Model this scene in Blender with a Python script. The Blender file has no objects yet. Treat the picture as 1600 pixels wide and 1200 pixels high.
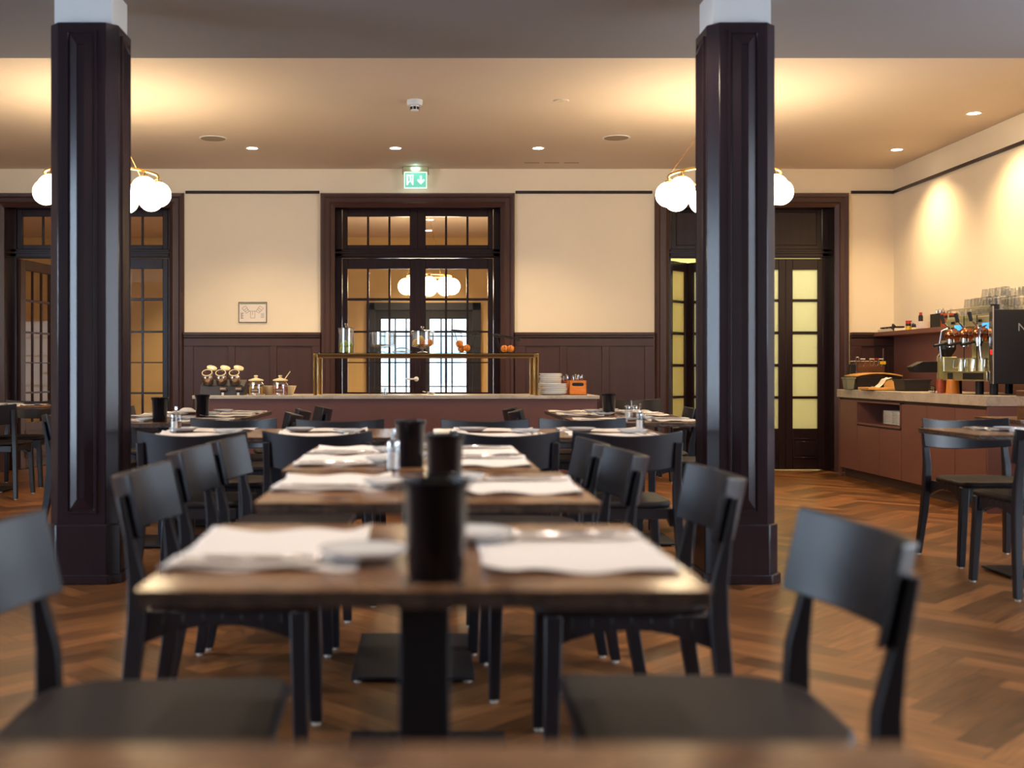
import bpy, bmesh, math, random
from mathutils import Vector, Matrix

# ------------------------------------------------------------------ camera, world, lights, exposure
SC = bpy.context.scene
COL = SC.collection
FPX, CX0, CY0, EYE = 1778.0, 668.0, 580.0, 1.053      # focal length in px, vanishing point, eye height

cd = bpy.data.cameras.new('camera'); cam = bpy.data.objects.new('camera', cd); COL.objects.link(cam)
cam.location = (0, 0, EYE); cam.rotation_euler = (math.radians(90), 0, 0)
cd.sensor_width = 36; cd.lens = 36 * FPX / 1600
cd.shift_x = (800 - CX0) / 1600; cd.shift_y = -(600 - CY0) / 1600
cd.clip_start = 0.05; cd.clip_end = 200
cd.dof.use_dof = True; cd.dof.focus_distance = 10.0; cd.dof.aperture_fstop = 2.1
SC.camera = cam

def s2l(c):
    return c / 12.92 if c <= .04045 else ((c + .055) / 1.055) ** 2.4
def rgb(r, g, b):
    return (s2l(r / 255), s2l(g / 255), s2l(b / 255), 1)

W = bpy.data.worlds.new('world'); SC.world = W; W.use_nodes = True
wb = W.node_tree.nodes['Background']
wb.inputs[0].default_value = (0.88, 0.94, 1.0, 1); wb.inputs[1].default_value = 3.2

SC.view_settings.view_transform = 'Standard'
SC.view_settings.look = 'None'
SC.view_settings.gamma = 1
SC.view_settings.exposure = 1.0
SC.cycles.max_bounces = 8
SC.cycles.use_denoising = True

def light(name, kind, loc, power, color, rot=(0, 0, 0), parent=None, **kw):
    l = bpy.data.lights.new(name, kind); l.energy = power; l.color = color
    for k, v in kw.items(): setattr(l, k, v)
    o = bpy.data.objects.new(name, l); o.location = loc; o.rotation_euler = rot
    COL.objects.link(o); o.parent = parent
    return o
DAY = (0.52, 0.74, 1.0)
WARM = (1.0, 0.70, 0.36)
# daylight entering through the windows behind the camera (tall window openings in wall_left and wall_right)
WIN_L, WIN_R, WZ0, WZ1 = (0.7, 3.7), (0.7, 3.7, 5.5), .25, 2.88     # window centres along both side walls
for y in WIN_L:
    light('window_daylight', 'AREA', (-6.42, y, (WZ0 + WZ1) / 2), 62, DAY, (0, math.radians(-90), 0), shape='RECTANGLE', size=WZ1 - WZ0, size_y=1.4)
for y in WIN_R:
    light('window_daylight', 'AREA', (4.80, y, (WZ0 + WZ1) / 2), 15, DAY, (0, math.radians(90), 0), shape='RECTANGLE', size=WZ1 - WZ0, size_y=1.4)

ORD = ['first', 'second', 'third', 'fourth', 'fifth', 'sixth', 'seventh', 'eighth', 'ninth', 'tenth', 'eleventh', 'twelfth', 'thirteenth', 'fourteenth', 'fifteenth', 'sixteenth', 'seventeenth', 'eighteenth', 'nineteenth', 'twentieth', 'twenty-first', 'twenty-second', 'twenty-third']
# ------------------------------------------------------------------ helpers
def U(x, D): return (x - CX0) * D / FPX          # photo column -> world X at depth D
def Z(y, D): return EYE + (CY0 - y) * D / FPX    # photo row -> world Z at depth D

def tag(o, label=None, cat=None, group=None, kind=None):
    if label: o['label'] = label
    if cat: o['category'] = cat
    if group: o['group'] = group
    if kind: o['kind'] = kind
    return o
def empty(name, loc=(0, 0, 0), rz=0, parent=None):
    o = bpy.data.objects.new(name, None); o.location = loc; o.rotation_euler = (0, 0, rz)
    o.empty_display_size = .05; COL.objects.link(o); o.parent = parent
    return o
def kids(o): return [c for c in bpy.data.objects if c.parent == o]
def copy_tree(o, parent=None):
    c = o.copy(); COL.objects.link(c); c.parent = parent
    for ch in KIDS.get(o, []):
        d = copy_tree(ch, c)
        KIDS.setdefault(c, []).append(d)
    return c
KIDS = {}

class MB:
    def __init__(s): s.bm = bmesh.new()
    def box(s, x0, x1, y0, y1, z0, z1, M=None, taper=None):
        v = [Vector((x, y, z)) for z in (z0, z1) for x, y in ((x0, y0), (x1, y0), (x1, y1), (x0, y1))]
        if M: v = [M @ p for p in v]
        b = [s.bm.verts.new(p) for p in v]
        for f in ((0, 3, 2, 1), (4, 5, 6, 7), (0, 1, 5, 4), (1, 2, 6, 5), (2, 3, 7, 6), (3, 0, 4, 7)):
            s.bm.faces.new([b[i] for i in f])
        return s
    def hexa(s, v):
        b = [s.bm.verts.new(p) for p in v]
        for f in ((0, 3, 2, 1), (4, 5, 6, 7), (0, 1, 5, 4), (1, 2, 6, 5), (2, 3, 7, 6), (3, 0, 4, 7)):
            s.bm.faces.new([b[i] for i in f])
        return s
    def bar(s, p0, p1, w0, d0, w1=None, d1=None):
        """rectangular bar from p0 to p1, x-width w and y-depth d at each end (for near vertical pieces)"""
        w1 = w0 if w1 is None else w1; d1 = d0 if d1 is None else d1
        v = []
        for p, w, d in ((p0, w0, d0), (p1, w1, d1)):
            for sx, sy in ((-1, -1), (1, -1), (1, 1), (-1, 1)):
                v.append(Vector((p[0] + sx * w / 2, p[1] + sy * d / 2, p[2])))
        return s.hexa(v)
    def prism(s, pts, z0, z1, M=None):
        n = len(pts)
        lo = [Vector((p[0], p[1], z0)) for p in pts]; hi = [Vector((p[0], p[1], z1)) for p in pts]
        if M: lo = [M @ p for p in lo]; hi = [M @ p for p in hi]
        a = [s.bm.verts.new(p) for p in lo]; b = [s.bm.verts.new(p) for p in hi]
        s.bm.faces.new(a[::-1]); s.bm.faces.new(b)
        for i in range(n): s.bm.faces.new((a[i], a[(i + 1) % n], b[(i + 1) % n], b[i]))
        return s
    def lathe(s, prof, seg=20, c=(0, 0, 0), M=None, sx=1, sy=1):
        rings = []
        for r, z in prof:
            if r < 1e-5:
                p = Vector((c[0], c[1], c[2] + z)); rings.append([s.bm.verts.new(M @ p if M else p)])
            else:
                rr = []
                for i in range(seg):
                    a = 2 * math.pi * i / seg
                    p = Vector((c[0] + r * sx * math.cos(a), c[1] + r * sy * math.sin(a), c[2] + z))
                    rr.append(s.bm.verts.new(M @ p if M else p))
                rings.append(rr)
        for A, B in zip(rings, rings[1:]):
            for i in range(seg):
                j = (i + 1) % seg
                if len(A) == 1 and len(B) == 1: continue
                if len(A) == 1: s.bm.faces.new((A[0], B[j], B[i]))
                elif len(B) == 1: s.bm.faces.new((A[i], A[j], B[0]))
                else: s.bm.faces.new((A[i], A[j], B[j], B[i]))
        return s
    def cyl(s, c, r, z0, z1, seg=16, r1=None, M=None):
        r1 = r if r1 is None else r1
        return s.lathe([(0, z0), (r, z0), (r1, z1), (0, z1)], seg, (c[0], c[1], 0), M)
    def rod(s, p0, p1, r, seg=8, r1=None):
        p0 = Vector(p0); p1 = Vector(p1); d = p1 - p0; L = d.length
        M = Matrix.Translation(p0) @ d.to_track_quat('Z', 'Y').to_matrix().to_4x4()
        return s.cyl((0, 0), r, 0, L, seg, r1, M)
    def tube(s, pts, r, seg=8, closed=False):
        pts = [Vector(p) for p in pts]; n = len(pts); rings = []
        prev = None
        for i, p in enumerate(pts):
            if closed: t = pts[(i + 1) % n] - pts[i - 1]
            else: t = pts[min(i + 1, n - 1)] - pts[max(i - 1, 0)]
            t.normalize()
            if prev is None:
                u = t.orthogonal().normalized()
            else:
                u = (prev - t * prev.dot(t)).normalized()
            prev = u; w = t.cross(u)
            rings.append([s.bm.verts.new(p + r * (math.cos(2 * math.pi * k / seg) * u + math.sin(2 * math.pi * k / seg) * w)) for k in range(seg)])
        m = n if closed else n - 1
        for i in range(m):
            A = rings[i]; B = rings[(i + 1) % n]
            for k in range(seg):
                s.bm.faces.new((A[k], A[(k + 1) % seg], B[(k + 1) % seg], B[k]))
        if not closed:
            s.bm.faces.new(rings[0][::-1]); s.bm.faces.new(rings[-1])
        return s
    def ball(s, c, r, seg=20, rings=12, sz=1, M=None):
        prof = [(r * math.sin(math.pi * i / rings), -r * sz * math.cos(math.pi * i / rings)) for i in range(rings + 1)]
        prof[0] = (0, -r * sz); prof[-1] = (0, r * sz)
        return s.lathe(prof, seg, c, M)
    def sheet(s, fn, nu, nv):
        g = [[s.bm.verts.new(fn(i / nu, j / nv)) for j in range(nv + 1)] for i in range(nu + 1)]
        for i in range(nu):
            for j in range(nv):
                s.bm.faces.new((g[i][j], g[i + 1][j], g[i + 1][j + 1], g[i][j + 1]))
        return s
    def build(s, name, m, parent=None, loc=None, bevel=0, seg=2, solid=0, flat=False, rot=None, smooth=30):
        bmesh.ops.recalc_face_normals(s.bm, faces=s.bm.faces)
        me = bpy.data.meshes.new(name); s.bm.to_mesh(me); s.bm.free()
        me.materials.append(m)
        if not flat:
            for p in me.polygons: p.use_smooth = True
            me.set_sharp_from_angle(angle=math.radians(smooth))
        o = bpy.data.objects.new(name, me); COL.objects.link(o)
        if loc is not None: o.location = loc
        if rot is not None: o.rotation_euler = rot
        if parent is not None:
            o.parent = parent; KIDS.setdefault(parent, []).append(o)
        if solid:
            md = o.modifiers.new('thickness', 'SOLIDIFY'); md.thickness = solid; md.offset = 1
        if bevel:
            md = o.modifiers.new('bevel', 'BEVEL'); md.width = bevel; md.segments = seg
            md.limit_method = 'ANGLE'; md.angle_limit = math.radians(40)
        return o
def sub(name, parent, loc=(0, 0, 0), rz=0):
    o = empty(name, loc, rz, parent); KIDS.setdefault(parent, []).append(o); return o
def RX(a): return Matrix.Rotation(a, 4, 'X')
def RY(a): return Matrix.Rotation(a, 4, 'Y')
def RZ(a): return Matrix.Rotation(a, 4, 'Z')
def T(x, y, z): return Matrix.Translation((x, y, z))

# ------------------------------------------------------------------ materials
MATS = {}
def mat(name, col, rough=.5, metal=0, spec=.5, noise=0, nscale=8, emit=None, estr=0, trans=0, alpha=1, bump=0, bscale=40, stretch=None, coat=0, ior=1.45):
    m = bpy.data.materials.new(name); m.use_nodes = True; nt = m.node_tree; N = nt.nodes; L = nt.links
    p = N['Principled BSDF']
    p.inputs['Base Color'].default_value = col
    p.inputs['Roughness'].default_value = rough; p.inputs['Metallic'].default_value = metal
    p.inputs['Specular IOR Level'].default_value = spec
    p.inputs['Transmission Weight'].default_value = trans; p.inputs['Alpha'].default_value = alpha
    p.inputs['Coat Weight'].default_value = coat; p.inputs['IOR'].default_value = ior
    if emit:
        p.inputs['Emission Color'].default_value = emit; p.inputs['Emission Strength'].default_value = estr
    if noise or bump:
        tc = N.new('ShaderNodeTexCoord'); mp = N.new('ShaderNodeMapping'); L.new(tc.outputs['Object'], mp.inputs[0])
        if stretch: mp.inputs['Scale'].default_value = stretch
    if noise:
        n = N.new('ShaderNodeTexNoise'); n.inputs['Scale'].default_value = nscale; n.inputs['Detail'].default_value = 5
        L.new(mp.outputs[0], n.inputs['Vector'])
        r = N.new('ShaderNodeValToRGB'); L.new(n.outputs['Fac'], r.inputs[0])
        r.color_ramp.elements[0].position = .3; r.color_ramp.elements[1].position = .7
        a = [max(0, c * (1 - noise)) for c in col[:3]] + [1]; b = [min(1, c * (1 + noise)) for c in col[:3]] + [1]
        r.color_ramp.elements[0].color = a; r.color_ramp.elements[1].color = b
        L.new(r.outputs[0], p.inputs['Base Color'])
    if bump:
        n = N.new('ShaderNodeTexNoise'); n.inputs['Scale'].default_value = bscale; n.inputs['Detail'].default_value = 4
        L.new(mp.outputs[0], n.inputs['Vector'])
        b = N.new('ShaderNodeBump'); b.inputs['Strength'].default_value = bump; b.inputs['Distance'].default_value = .002
        L.new(n.outputs['Fac'], b.inputs['Height']); L.new(b.outputs[0], p.inputs['Normal'])
    MATS[name] = m
    return m
M_wood = mat('aubergine_lacquered_wood', rgb(42, 30, 36), .22, noise=.10, nscale=3, stretch=(8, 8, .6), bump=.15, bscale=25)
M_trim = mat('brown_lacquered_wood', rgb(70, 47, 46), .36, noise=.08, nscale=3, stretch=(6, 6, .6))
M_plum = mat('plum_brown_panel', rgb(124, 82, 74), .5, noise=.03, nscale=4)
M_cream = mat('cream_painted_plaster', rgb(240, 228, 207), .85, noise=.02, nscale=2, bump=.08, bscale=120)
M_ceil = mat('ceiling_paint', rgb(214, 198, 182), .8, noise=.01, nscale=2)
M_soffit = mat('shade_darkened_ceiling_paint', rgb(138, 134, 137), .85)  # grey carries the shade on the lower ceiling
M_white = mat('white_paint', rgb(226, 228, 230), .7)
M_tan = mat('tan_painted_plaster', rgb(214, 188, 138), .85, noise=.03, nscale=3)
M_chair = mat('blue_black_stained_wood', rgb(36, 34, 40), .36, noise=.14, nscale=5, stretch=(3, 12, 3), bump=.12, bscale=60)
M_seat = mat('dark_brown_leather', rgb(32, 24, 26), .55, spec=.35, noise=.06, nscale=9, bump=.2, bscale=150)
M_black = mat('matt_black_steel', rgb(24, 23, 31), .5)
M_gloss = mat('glossy_black_ceramic', rgb(13, 13, 20), .2, spec=.35)
M_glide = mat('white_plastic_glide', rgb(225, 215, 200), .5)
M_paper = mat('white_paper', rgb(238, 230, 224), .85)
M_napkin = mat('folded_white_napkin', rgb(232, 220, 210), .9, bump=.3, bscale=200)
M_china = mat('white_porcelain', rgb(232, 230, 228), .15, coat=.3)
M_chinab = mat('shade_tinted_porcelain_rim', rgb(150, 160, 176), .2, coat=.3)  # blue-grey tint stands for the shading along the plate rim
M_steel = mat('polished_steel', rgb(205, 205, 208), .18, 1)
M_chrome = mat('chrome', rgb(225, 225, 228), .07, 1)
M_champ = mat('champagne_brushed_steel', rgb(236, 232, 202), .34, 1, noise=.05, nscale=30)
M_brass = mat('polished_brass', rgb(228, 184, 104), .25, 1)
M_bronze = mat('dark_bronze', rgb(138, 92, 60), .35, 1)
M_copper = mat('copper_metal', rgb(190, 128, 92), .15, 1)
M_orangew = mat('orange_beech_wood', rgb(226, 130, 50), .45, noise=.15, nscale=6, stretch=(2, 2, 12))
M_redw = mat('red_brown_wood', rgb(168, 74, 40), .45, noise=.2, nscale=6, stretch=(2, 2, 12))
M_board = mat('golden_cutting_board', rgb(214, 160, 88), .5, noise=.15, nscale=8, stretch=(1, 8, 8))
M_brownboard = mat('walnut_board', rgb(110, 74, 50), .5, noise=.2, nscale=6, stretch=(1, 6, 6))
M_navy = mat('navy_lacquer', rgb(38, 42, 58), .4)
M_dk = mat('black_plastic', rgb(28, 26, 32), .45)
M_greytub = mat('grey_green_plastic', rgb(128, 132, 112), .45)
M_lime = mat('lime_skin', rgb(176, 190, 48), .35, noise=.12, nscale=30)
M_lemon = mat('lemon_skin', rgb(238, 190, 60), .35, noise=.08, nscale=30, bump=.3, bscale=200)
M_orange = mat('orange_skin', rgb(236, 132, 36), .4, noise=.06, nscale=30, bump=.4, bscale=220)
M_bread = mat('bread_crust', rgb(196, 128, 66), .8, noise=.25, nscale=14, bump=.6, bscale=60)
M_cloth = mat('white_cloth', rgb(232, 222, 206), .9, bump=.4, bscale=90)
M_muesli = mat('muesli', rgb(130, 88, 60), .9, noise=.6, nscale=60, bump=.8, bscale=120)
M_yellowc = mat('yellow_cereal', rgb(226, 176, 84), .8, noise=.3, nscale=60, bump=.8, bscale=120)
M_pinkc = mat('red_orange_dried_fruit', rgb(196, 96, 62), .8, noise=.5, nscale=50, bump=.8, bscale=120)
M_butter = mat('cream_ceramic', rgb(240, 222, 180), .25)
M_yellow = mat('yellow_plastic', rgb(232, 196, 40), .4)
M_red = mat('red_plastic', rgb(190, 40, 40), .4)
M_orangec = mat('orange_enamel', rgb(226, 140, 52), .35)
M_skyscr = mat('blue_lit_display', rgb(40, 120, 210), .3, emit=rgb(60, 150, 240), estr=1.0)
M_redled = mat('red_lit_led', rgb(200, 30, 30), .3, emit=rgb(230, 30, 30), estr=1.0)
M_toe = mat('brown_toe_kick', rgb(78, 58, 54), .5)
M_stone = mat('stone_edge_grey', rgb(150, 145, 140), .4)
M_grille = mat('grey_speaker_grille', rgb(150, 132, 118), .7)
M_print = mat('black_print', rgb(50, 52, 50), .7)
M_printg = mat('green_print', rgb(110, 130, 80), .7)
M_logo = mat('silver_print', rgb(170, 175, 185), .4)
M_facade = mat('pale_facade_plaster', rgb(225, 232, 238), .8)
M_facwin = mat('facade_window_glass', rgb(165, 185, 200), .2)
M_asphalt = mat('grey_asphalt', rgb(150, 155, 160), .8)

def glassy(name, tint=(1, 1, 1, 1), refl=.12, rough=.02, graze=.6):
    """thin clear glass: mostly transparent with a glossy reflection"""
    m = bpy.data.materials.new(name); m.use_nodes = True; nt = m.node_tree; N = nt.nodes; L = nt.links
    N.remove(N['Principled BSDF']); out = N['Material Output']
    t = N.new('ShaderNodeBsdfTransparent'); t.inputs[0].default_value = tint
    g = N.new('ShaderNodeBsdfGlossy'); g.inputs['Roughness'].default_value = rough
    lw = N.new('ShaderNodeLayerWeight'); lw.inputs['Blend'].default_value = .5
    f = N.new('ShaderNodeMath'); f.operation = 'POWER'; f.inputs[1].default_value = 4.0; L.new(lw.outputs['Facing'], f.inputs[0])
    mx = N.new('ShaderNodeMixShader')
    ma = N.new('ShaderNodeMath'); ma.operation = 'MULTIPLY_ADD'; ma.inputs[1].default_value = graze; ma.inputs[2].default_value = refl
    ma.use_clamp = True
    L.new(f.outputs[0], ma.inputs[0]); L.new(ma.outputs[0], mx.inputs[0]); L.new(t.outputs[0], mx.inputs[1]); L.new(g.outputs[0], mx.inputs[2])
    L.new(mx.outputs[0], out.inputs[0])
    return m
M_pane = glassy('door_glass', (.96, .96, .95, 1), .02, .02, .06)
M_glass = glassy('clear_glass', (.95, .96, .96, 1), .16, .02, 1.0)
M_shelfg = glassy('greenish_shelf_glass', (.85, .93, .9, 1), .1)

def frosted():
    m = bpy.data.materials.new('frosted_glass'); m.use_nodes = True; nt = m.node_tree; N = nt.nodes; L = nt.links
    N.remove(N['Principled BSDF']); out = N['Material Output']
    t = N.new('ShaderNodeBsdfTranslucent'); t.inputs[0].default_value = (.9, .9, .8, 1)
    g = N.new('ShaderNodeBsdfGlossy'); g.inputs['Roughness'].default_value = .25
    tc = N.new('ShaderNodeTexCoord'); n = N.new('ShaderNodeTexNoise'); n.inputs['Scale'].default_value = 160
    L.new(tc.outputs['Object'], n.inputs['Vector'])
    b = N.new('ShaderNodeBump'); b.inputs['Strength'].default_value = .6; b.inputs['Distance'].default_value = .004
    L.new(n.outputs['Fac'], b.inputs['Height']); L.new(b.outputs[0], t.inputs['Normal']); L.new(b.outputs[0], g.inputs['Normal'])
    mx = N.new('ShaderNodeMixShader'); mx.inputs[0].default_value = .08
    L.new(t.outputs[0], mx.inputs[1]); L.new(g.outputs[0], mx.inputs[2]); L.new(mx.outputs[0], out.inputs[0])
    return m
M_frost = frosted()

def stone(name, base, vein, dark, scale, rough=.2, vstr=.5):
    m = bpy.data.materials.new(name); m.use_nodes = True; nt = m.node_tree; N = nt.nodes; L = nt.links; p = N['Principled BSDF']
    g = N.new('ShaderNodeNewGeometry')
    tc = N.new('ShaderNodeTexCoord'); mp = N.new('ShaderNodeMapping'); L.new(tc.outputs['Object'], mp.inputs[0])
    n = N.new('ShaderNodeTexNoise'); n.inputs['Scale'].default_value = scale; n.inputs['Detail'].default_value = 8; n.inputs['Distortion'].default_value = 1.5
    L.new(mp.outputs[0], n.inputs['Vector'])
    r = N.new('ShaderNodeValToRGB'); r.color_ramp.elements[0].position = .35; r.color_ramp.elements[0].color = dark
    r.color_ramp.elements[1].position = .62; r.color_ramp.elements[1].color = base
    L.new(n.outputs['Fac'], r.inputs[0])
    v = N.new('ShaderNodeTexVoronoi'); v.feature = 'DISTANCE_TO_EDGE'; v.inputs['Scale'].default_value = scale * 1.6
    ad = N.new('ShaderNodeMixRGB'); ad.blend_type = 'ADD'; ad.inputs[0].default_value = .35
    L.new(mp.outputs[0], ad.inputs[1]); L.new(n.outputs['Color'], ad.inputs[2]); L.new(ad.outputs[0], v.inputs['Vector'])
    vr = N.new('ShaderNodeValToRGB'); vr.color_ramp.elements[0].position = 0; vr.color_ramp.elements[0].color = (1, 1, 1, 1)
    vr.color_ramp.elements[1].position = .045; vr.color_ramp.elements[1].color = (0, 0, 0, 1)
    L.new(v.outputs['Distance'], vr.inputs[0])
    ml = N.new('ShaderNodeMath'); ml.operation = 'MULTIPLY'; ml.inputs[1].default_value = vstr; L.new(vr.outputs[0], ml.inputs[0])
    mx = N.new('ShaderNodeMixRGB'); mx.inputs[2].default_value = vein; L.new(ml.outputs[0], mx.inputs[0]); L.new(r.outputs[0], mx.inputs[1])
    L.new(mx.outputs[0], p.inputs['Base Color']); p.inputs['Roughness'].default_value = rough
    return m
M_marble = stone('brown_marble', rgb(150, 106, 72), rgb(205, 168, 128), rgb(92, 60, 44), 5, .2, .3)
M_edge = stone('rough_marble_edge', rgb(84, 64, 54), rgb(170, 145, 120), rgb(34, 27, 30), 30, .5, .6)
M_light = stone('pale_beige_stone', rgb(206, 192, 176), rgb(150, 128, 110), rgb(188, 172, 156), 3, .3, .4)

def floor_mat():
    m = bpy.data.materials.new('oak_herringbone'); m.use_nodes = True; nt = m.node_tree; N = nt.nodes; L = nt.links; p = N['Principled BSDF']
    at = N.new('ShaderNodeAttribute'); at.attribute_name = 'plank'
    uv = N.new('ShaderNodeUVMap')
    mp = N.new('ShaderNodeMapping'); mp.inputs['Scale'].default_value = (1.5, 9, 1); L.new(uv.outputs[0], mp.inputs[0])
    n = N.new('ShaderNodeTexNoise'); n.inputs['Scale'].default_value = 1.6; n.inputs['Detail'].default_value = 6; n.inputs['Distortion'].default_value = .6
    ad = N.new('ShaderNodeVectorMath'); ad.operation = 'MULTIPLY_ADD'; ad.inputs[1].default_value = (37, 91, 13)
    L.new(at.outputs['Color'], ad.inputs[0]); L.new(mp.outputs[0], ad.inputs[2]); L.new(ad.outputs[0], n.inputs['Vector'])
    r = N.new('ShaderNodeValToRGB'); r.color_ramp.elements[0].position = .3; r.color_ramp.elements[0].color = rgb(96, 60, 36)
    r.color_ramp.elements[1].position = .72; r.color_ramp.elements[1].color = rgb(166, 110, 62)
    L.new(n.outputs['Fac'], r.inputs[0])
    hs = N.new('ShaderNodeHueSaturation'); L.new(r.outputs[0], hs.inputs['Color'])
    sp = N.new('ShaderNodeSeparateColor'); L.new(at.outputs['Color'], sp.inputs[0])
    mr = N.new('ShaderNodeMapRange'); mr.inputs['To Min'].default_value = .42; mr.inputs['To Max'].default_value = 1.25; L.new(sp.outputs[0], mr.inputs[0])
    L.new(mr.outputs[0], hs.inputs['Value'])
    # dark joint along plank edges (uv y is 0..1 across, x is 0..1 along)
    su = N.new('ShaderNodeSeparateXYZ'); L.new(uv.outputs[0], su.inputs[0])
    def edge(sock, wdt):
        a = N.new('ShaderNodeMath'); a.operation = 'SUBTRACT'; a.inputs[1].default_value = .5; L.new(sock, a.inputs[0])
        b = N.new('ShaderNodeMath'); b.operation = 'ABSOLUTE'; L.new(a.outputs[0], b.inputs[0])
        c = N.new('ShaderNodeMath'); c.operation = 'GREATER_THAN'; c.inputs[1].default_value = .5 - wdt; L.new(b.outputs[0], c.inputs[0])
        return c.outputs[0]
    mxm = N.new('ShaderNodeMath'); mxm.operation = 'MAXIMUM'
    L.new(edge(su.outputs[0], .003), mxm.inputs[0]); L.new(edge(su.outputs[1], .014), mxm.inputs[1])
    mx = N.new('ShaderNodeMixRGB'); mx.inputs[2].default_value = rgb(44, 28, 22); L.new(mxm.outputs[0], mx.inputs[0]); L.new(hs.outputs[0], mx.inputs[1])
    L.new(mx.outputs[0], p.inputs['Base Color'])
    p.inputs['Roughness'].default_value = .33
    b = N.new('ShaderNodeBump'); b.inputs['Strength'].default_value = .15; b.inputs['Distance'].default_value = .001
    L.new(n.outputs['Fac'], b.inputs['Height']); L.new(b.outputs[0], p.inputs['Normal'])
    return m
M_floor = floor_mat()
M_globe = mat('lit_opal_globe', rgb(255, 240, 220), .4, emit=(1.0, .80, .50, 1), estr=11.5)
M_lamp = mat('lit_lamp_face', rgb(255, 245, 230), .4, emit=(1.0, .86, .70, 1), estr=12.0)
M_exit = mat('lit_green_sign', rgb(120, 200, 180), .4, emit=rgb(110, 215, 190), estr=0.3)
M_exitw = mat('lit_white_sign', rgb(235, 250, 245), .4, emit=rgb(225, 250, 240), estr=0.5)
# ------------------------------------------------------------------ the room
WB = 11.91; XR = 4.88; XL = -6.5; YF = -3.5; ZC = 3.17; ZS = 2.965; YS = 6.95; FAR = 18.0
def struct(o, label=None): return tag(o, label, kind='structure')

def herringbone():
    bm = bmesh.new(); w = .112; n = 5; L = w * n
    uvl = bm.loops.layers.uv.new('UVMap'); cl = bm.loops.layers.float_color.new('plank')
    rnd = random.Random(4)
    R = Matrix.Rotation(math.radians(45), 2)
    def quad(x, y, dx, dy):
        # plank along x (dx=L) or y (dy=L)
        pts = [Vector((x, y)), Vector((x + dx, y)), Vector((x + dx, y + dy)), Vector((x, y + dy))]
        q = [R @ p for p in pts]
        c = sum(q, Vector((0, 0))) / 4
        if not (XL - .5 < c.x < XR + .5 and YF - .5 < c.y < FAR + .5): return
        f = bm.faces.new([bm.verts.new((p.x, p.y, 0)) for p in q])
        col = (rnd.random(), rnd.random(), rnd.random(), 1)
        uvs = [(0, 0), (1, 0), (1, 1), (0, 1)] if dx > dy else [(0, 1), (0, 0), (1, 0), (1, 1)]
        for lp, t in zip(f.loops, uvs): lp[uvl].uv = t; lp[cl] = col
    K = 180
    for i in range(-K, K):
        for j in range(-30, 31):
            # classic herringbone cell: period (w,w) diagonal shift and (2L) horizontally
            x0 = i * w + j * 2 * L; y0 = i * w
            quad(x0, y0, L, w)
            quad(x0 + L, y0 - 0 * w + w - L + 0, w, L)
    me = bpy.data.meshes.new('floor'); bm.to_mesh(me); bm.free(); me.materials.append(M_floor)
    o = bpy.data.objects.new('floor', me); COL.objects.link(o); return struct(o)
herringbone()

# ceiling: lower part near the camera, darkened for the shade there, step up, warm painted part behind it
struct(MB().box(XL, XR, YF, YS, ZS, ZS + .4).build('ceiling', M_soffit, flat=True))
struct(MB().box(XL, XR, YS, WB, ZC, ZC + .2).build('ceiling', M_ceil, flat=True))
struct(MB().box(XL - .5, 2.28, WB + .3, FAR, ZC, ZC + .2).build('ceiling', M_ceil, flat=True))

# door openings in the back wall: centre X, half width, top
DOORS = {'jar': (-3.56, .875), 'mid': (-.104, .875), 'cof': (3.39, .875)}
ZO = 2.83
wall = MB()
xs = [XL]
for k in ('jar', 'mid', 'cof'):
    c, h = DOORS[k]; xs += [c - h, c + h]
xs.append(XR + .3)
for i in range(0, len(xs), 2): wall.box(xs[i], xs[i + 1], WB, WB + .3, 0, ZC + .2)
for k in DOORS:
    c, h = DOORS[k]; wall.box(c - h, c + h, WB, WB + .3, ZO, ZC + .2)
struct(wall.build('wall_back', M_cream, flat=True))
def side_wall(name, xa, xb, wins):
    w = MB(); e = [YF - .3]
    for y in wins: e += [y - .7, y + .7]
    e.append(WB)
    for i in range(0, len(e), 2): w.box(xa, xb, e[i], e[i + 1], 0, ZC + .2)
    for y in wins:
        w.box(xa, xb, y - .7, y + .7, 0, WZ0); w.box(xa, xb, y - .7, y + .7, WZ1, ZC + .2)
    struct(w.build(name, M_cream, flat=True))
side_wall('wall_right', XR, XR + .3, WIN_R); side_wall('wall_left', XL - .3, XL, WIN_L)
struct(MB().box(XL - .3, XR + .3, YF - .3, YF, 0, ZC + .2).build('wall_front', M_cream, flat=True))
struct(MB().box(XL, XR, YF - .01, YF + .03, 0, 1.45).build('trim_9', M_trim, flat=True))
n = 1
for x, wins in ((XL - .17, WIN_L), (XR + .17, WIN_R)):
    for y in wins:
        f = MB()
        for a in (-.70, -.03, .64): f.box(x - .03, x + .03, y + a, y + a + .06, WZ0, WZ1)
        for z in (WZ0, 1.15, 2.1, WZ1 - .06): f.box(x - .03, x + .03, y - .7, y + .7, z, z + .05)
        struct(f.build('window_%d' % n, M_wood, flat=True)); n += 1

# picture rail
rail = MB()
zr0, zr1 = Z(303, WB), Z(298.5, WB)
segs = [(-2.53, -1.13), (.92, 2.35), (4.43, XR)]
for a, b in segs: rail.box(a, b, WB - .02, WB + .005, zr0, zr1)
rail.box(XL, -4.60, WB - .02, WB + .005, zr0, zr1)
struct(rail.build('trim_1', M_wood, flat=True))
struct(MB().box(XR - .02, XR + .005, -2, WB, zr0, zr1).build('trim_2', M_wood, flat=True))

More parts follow.
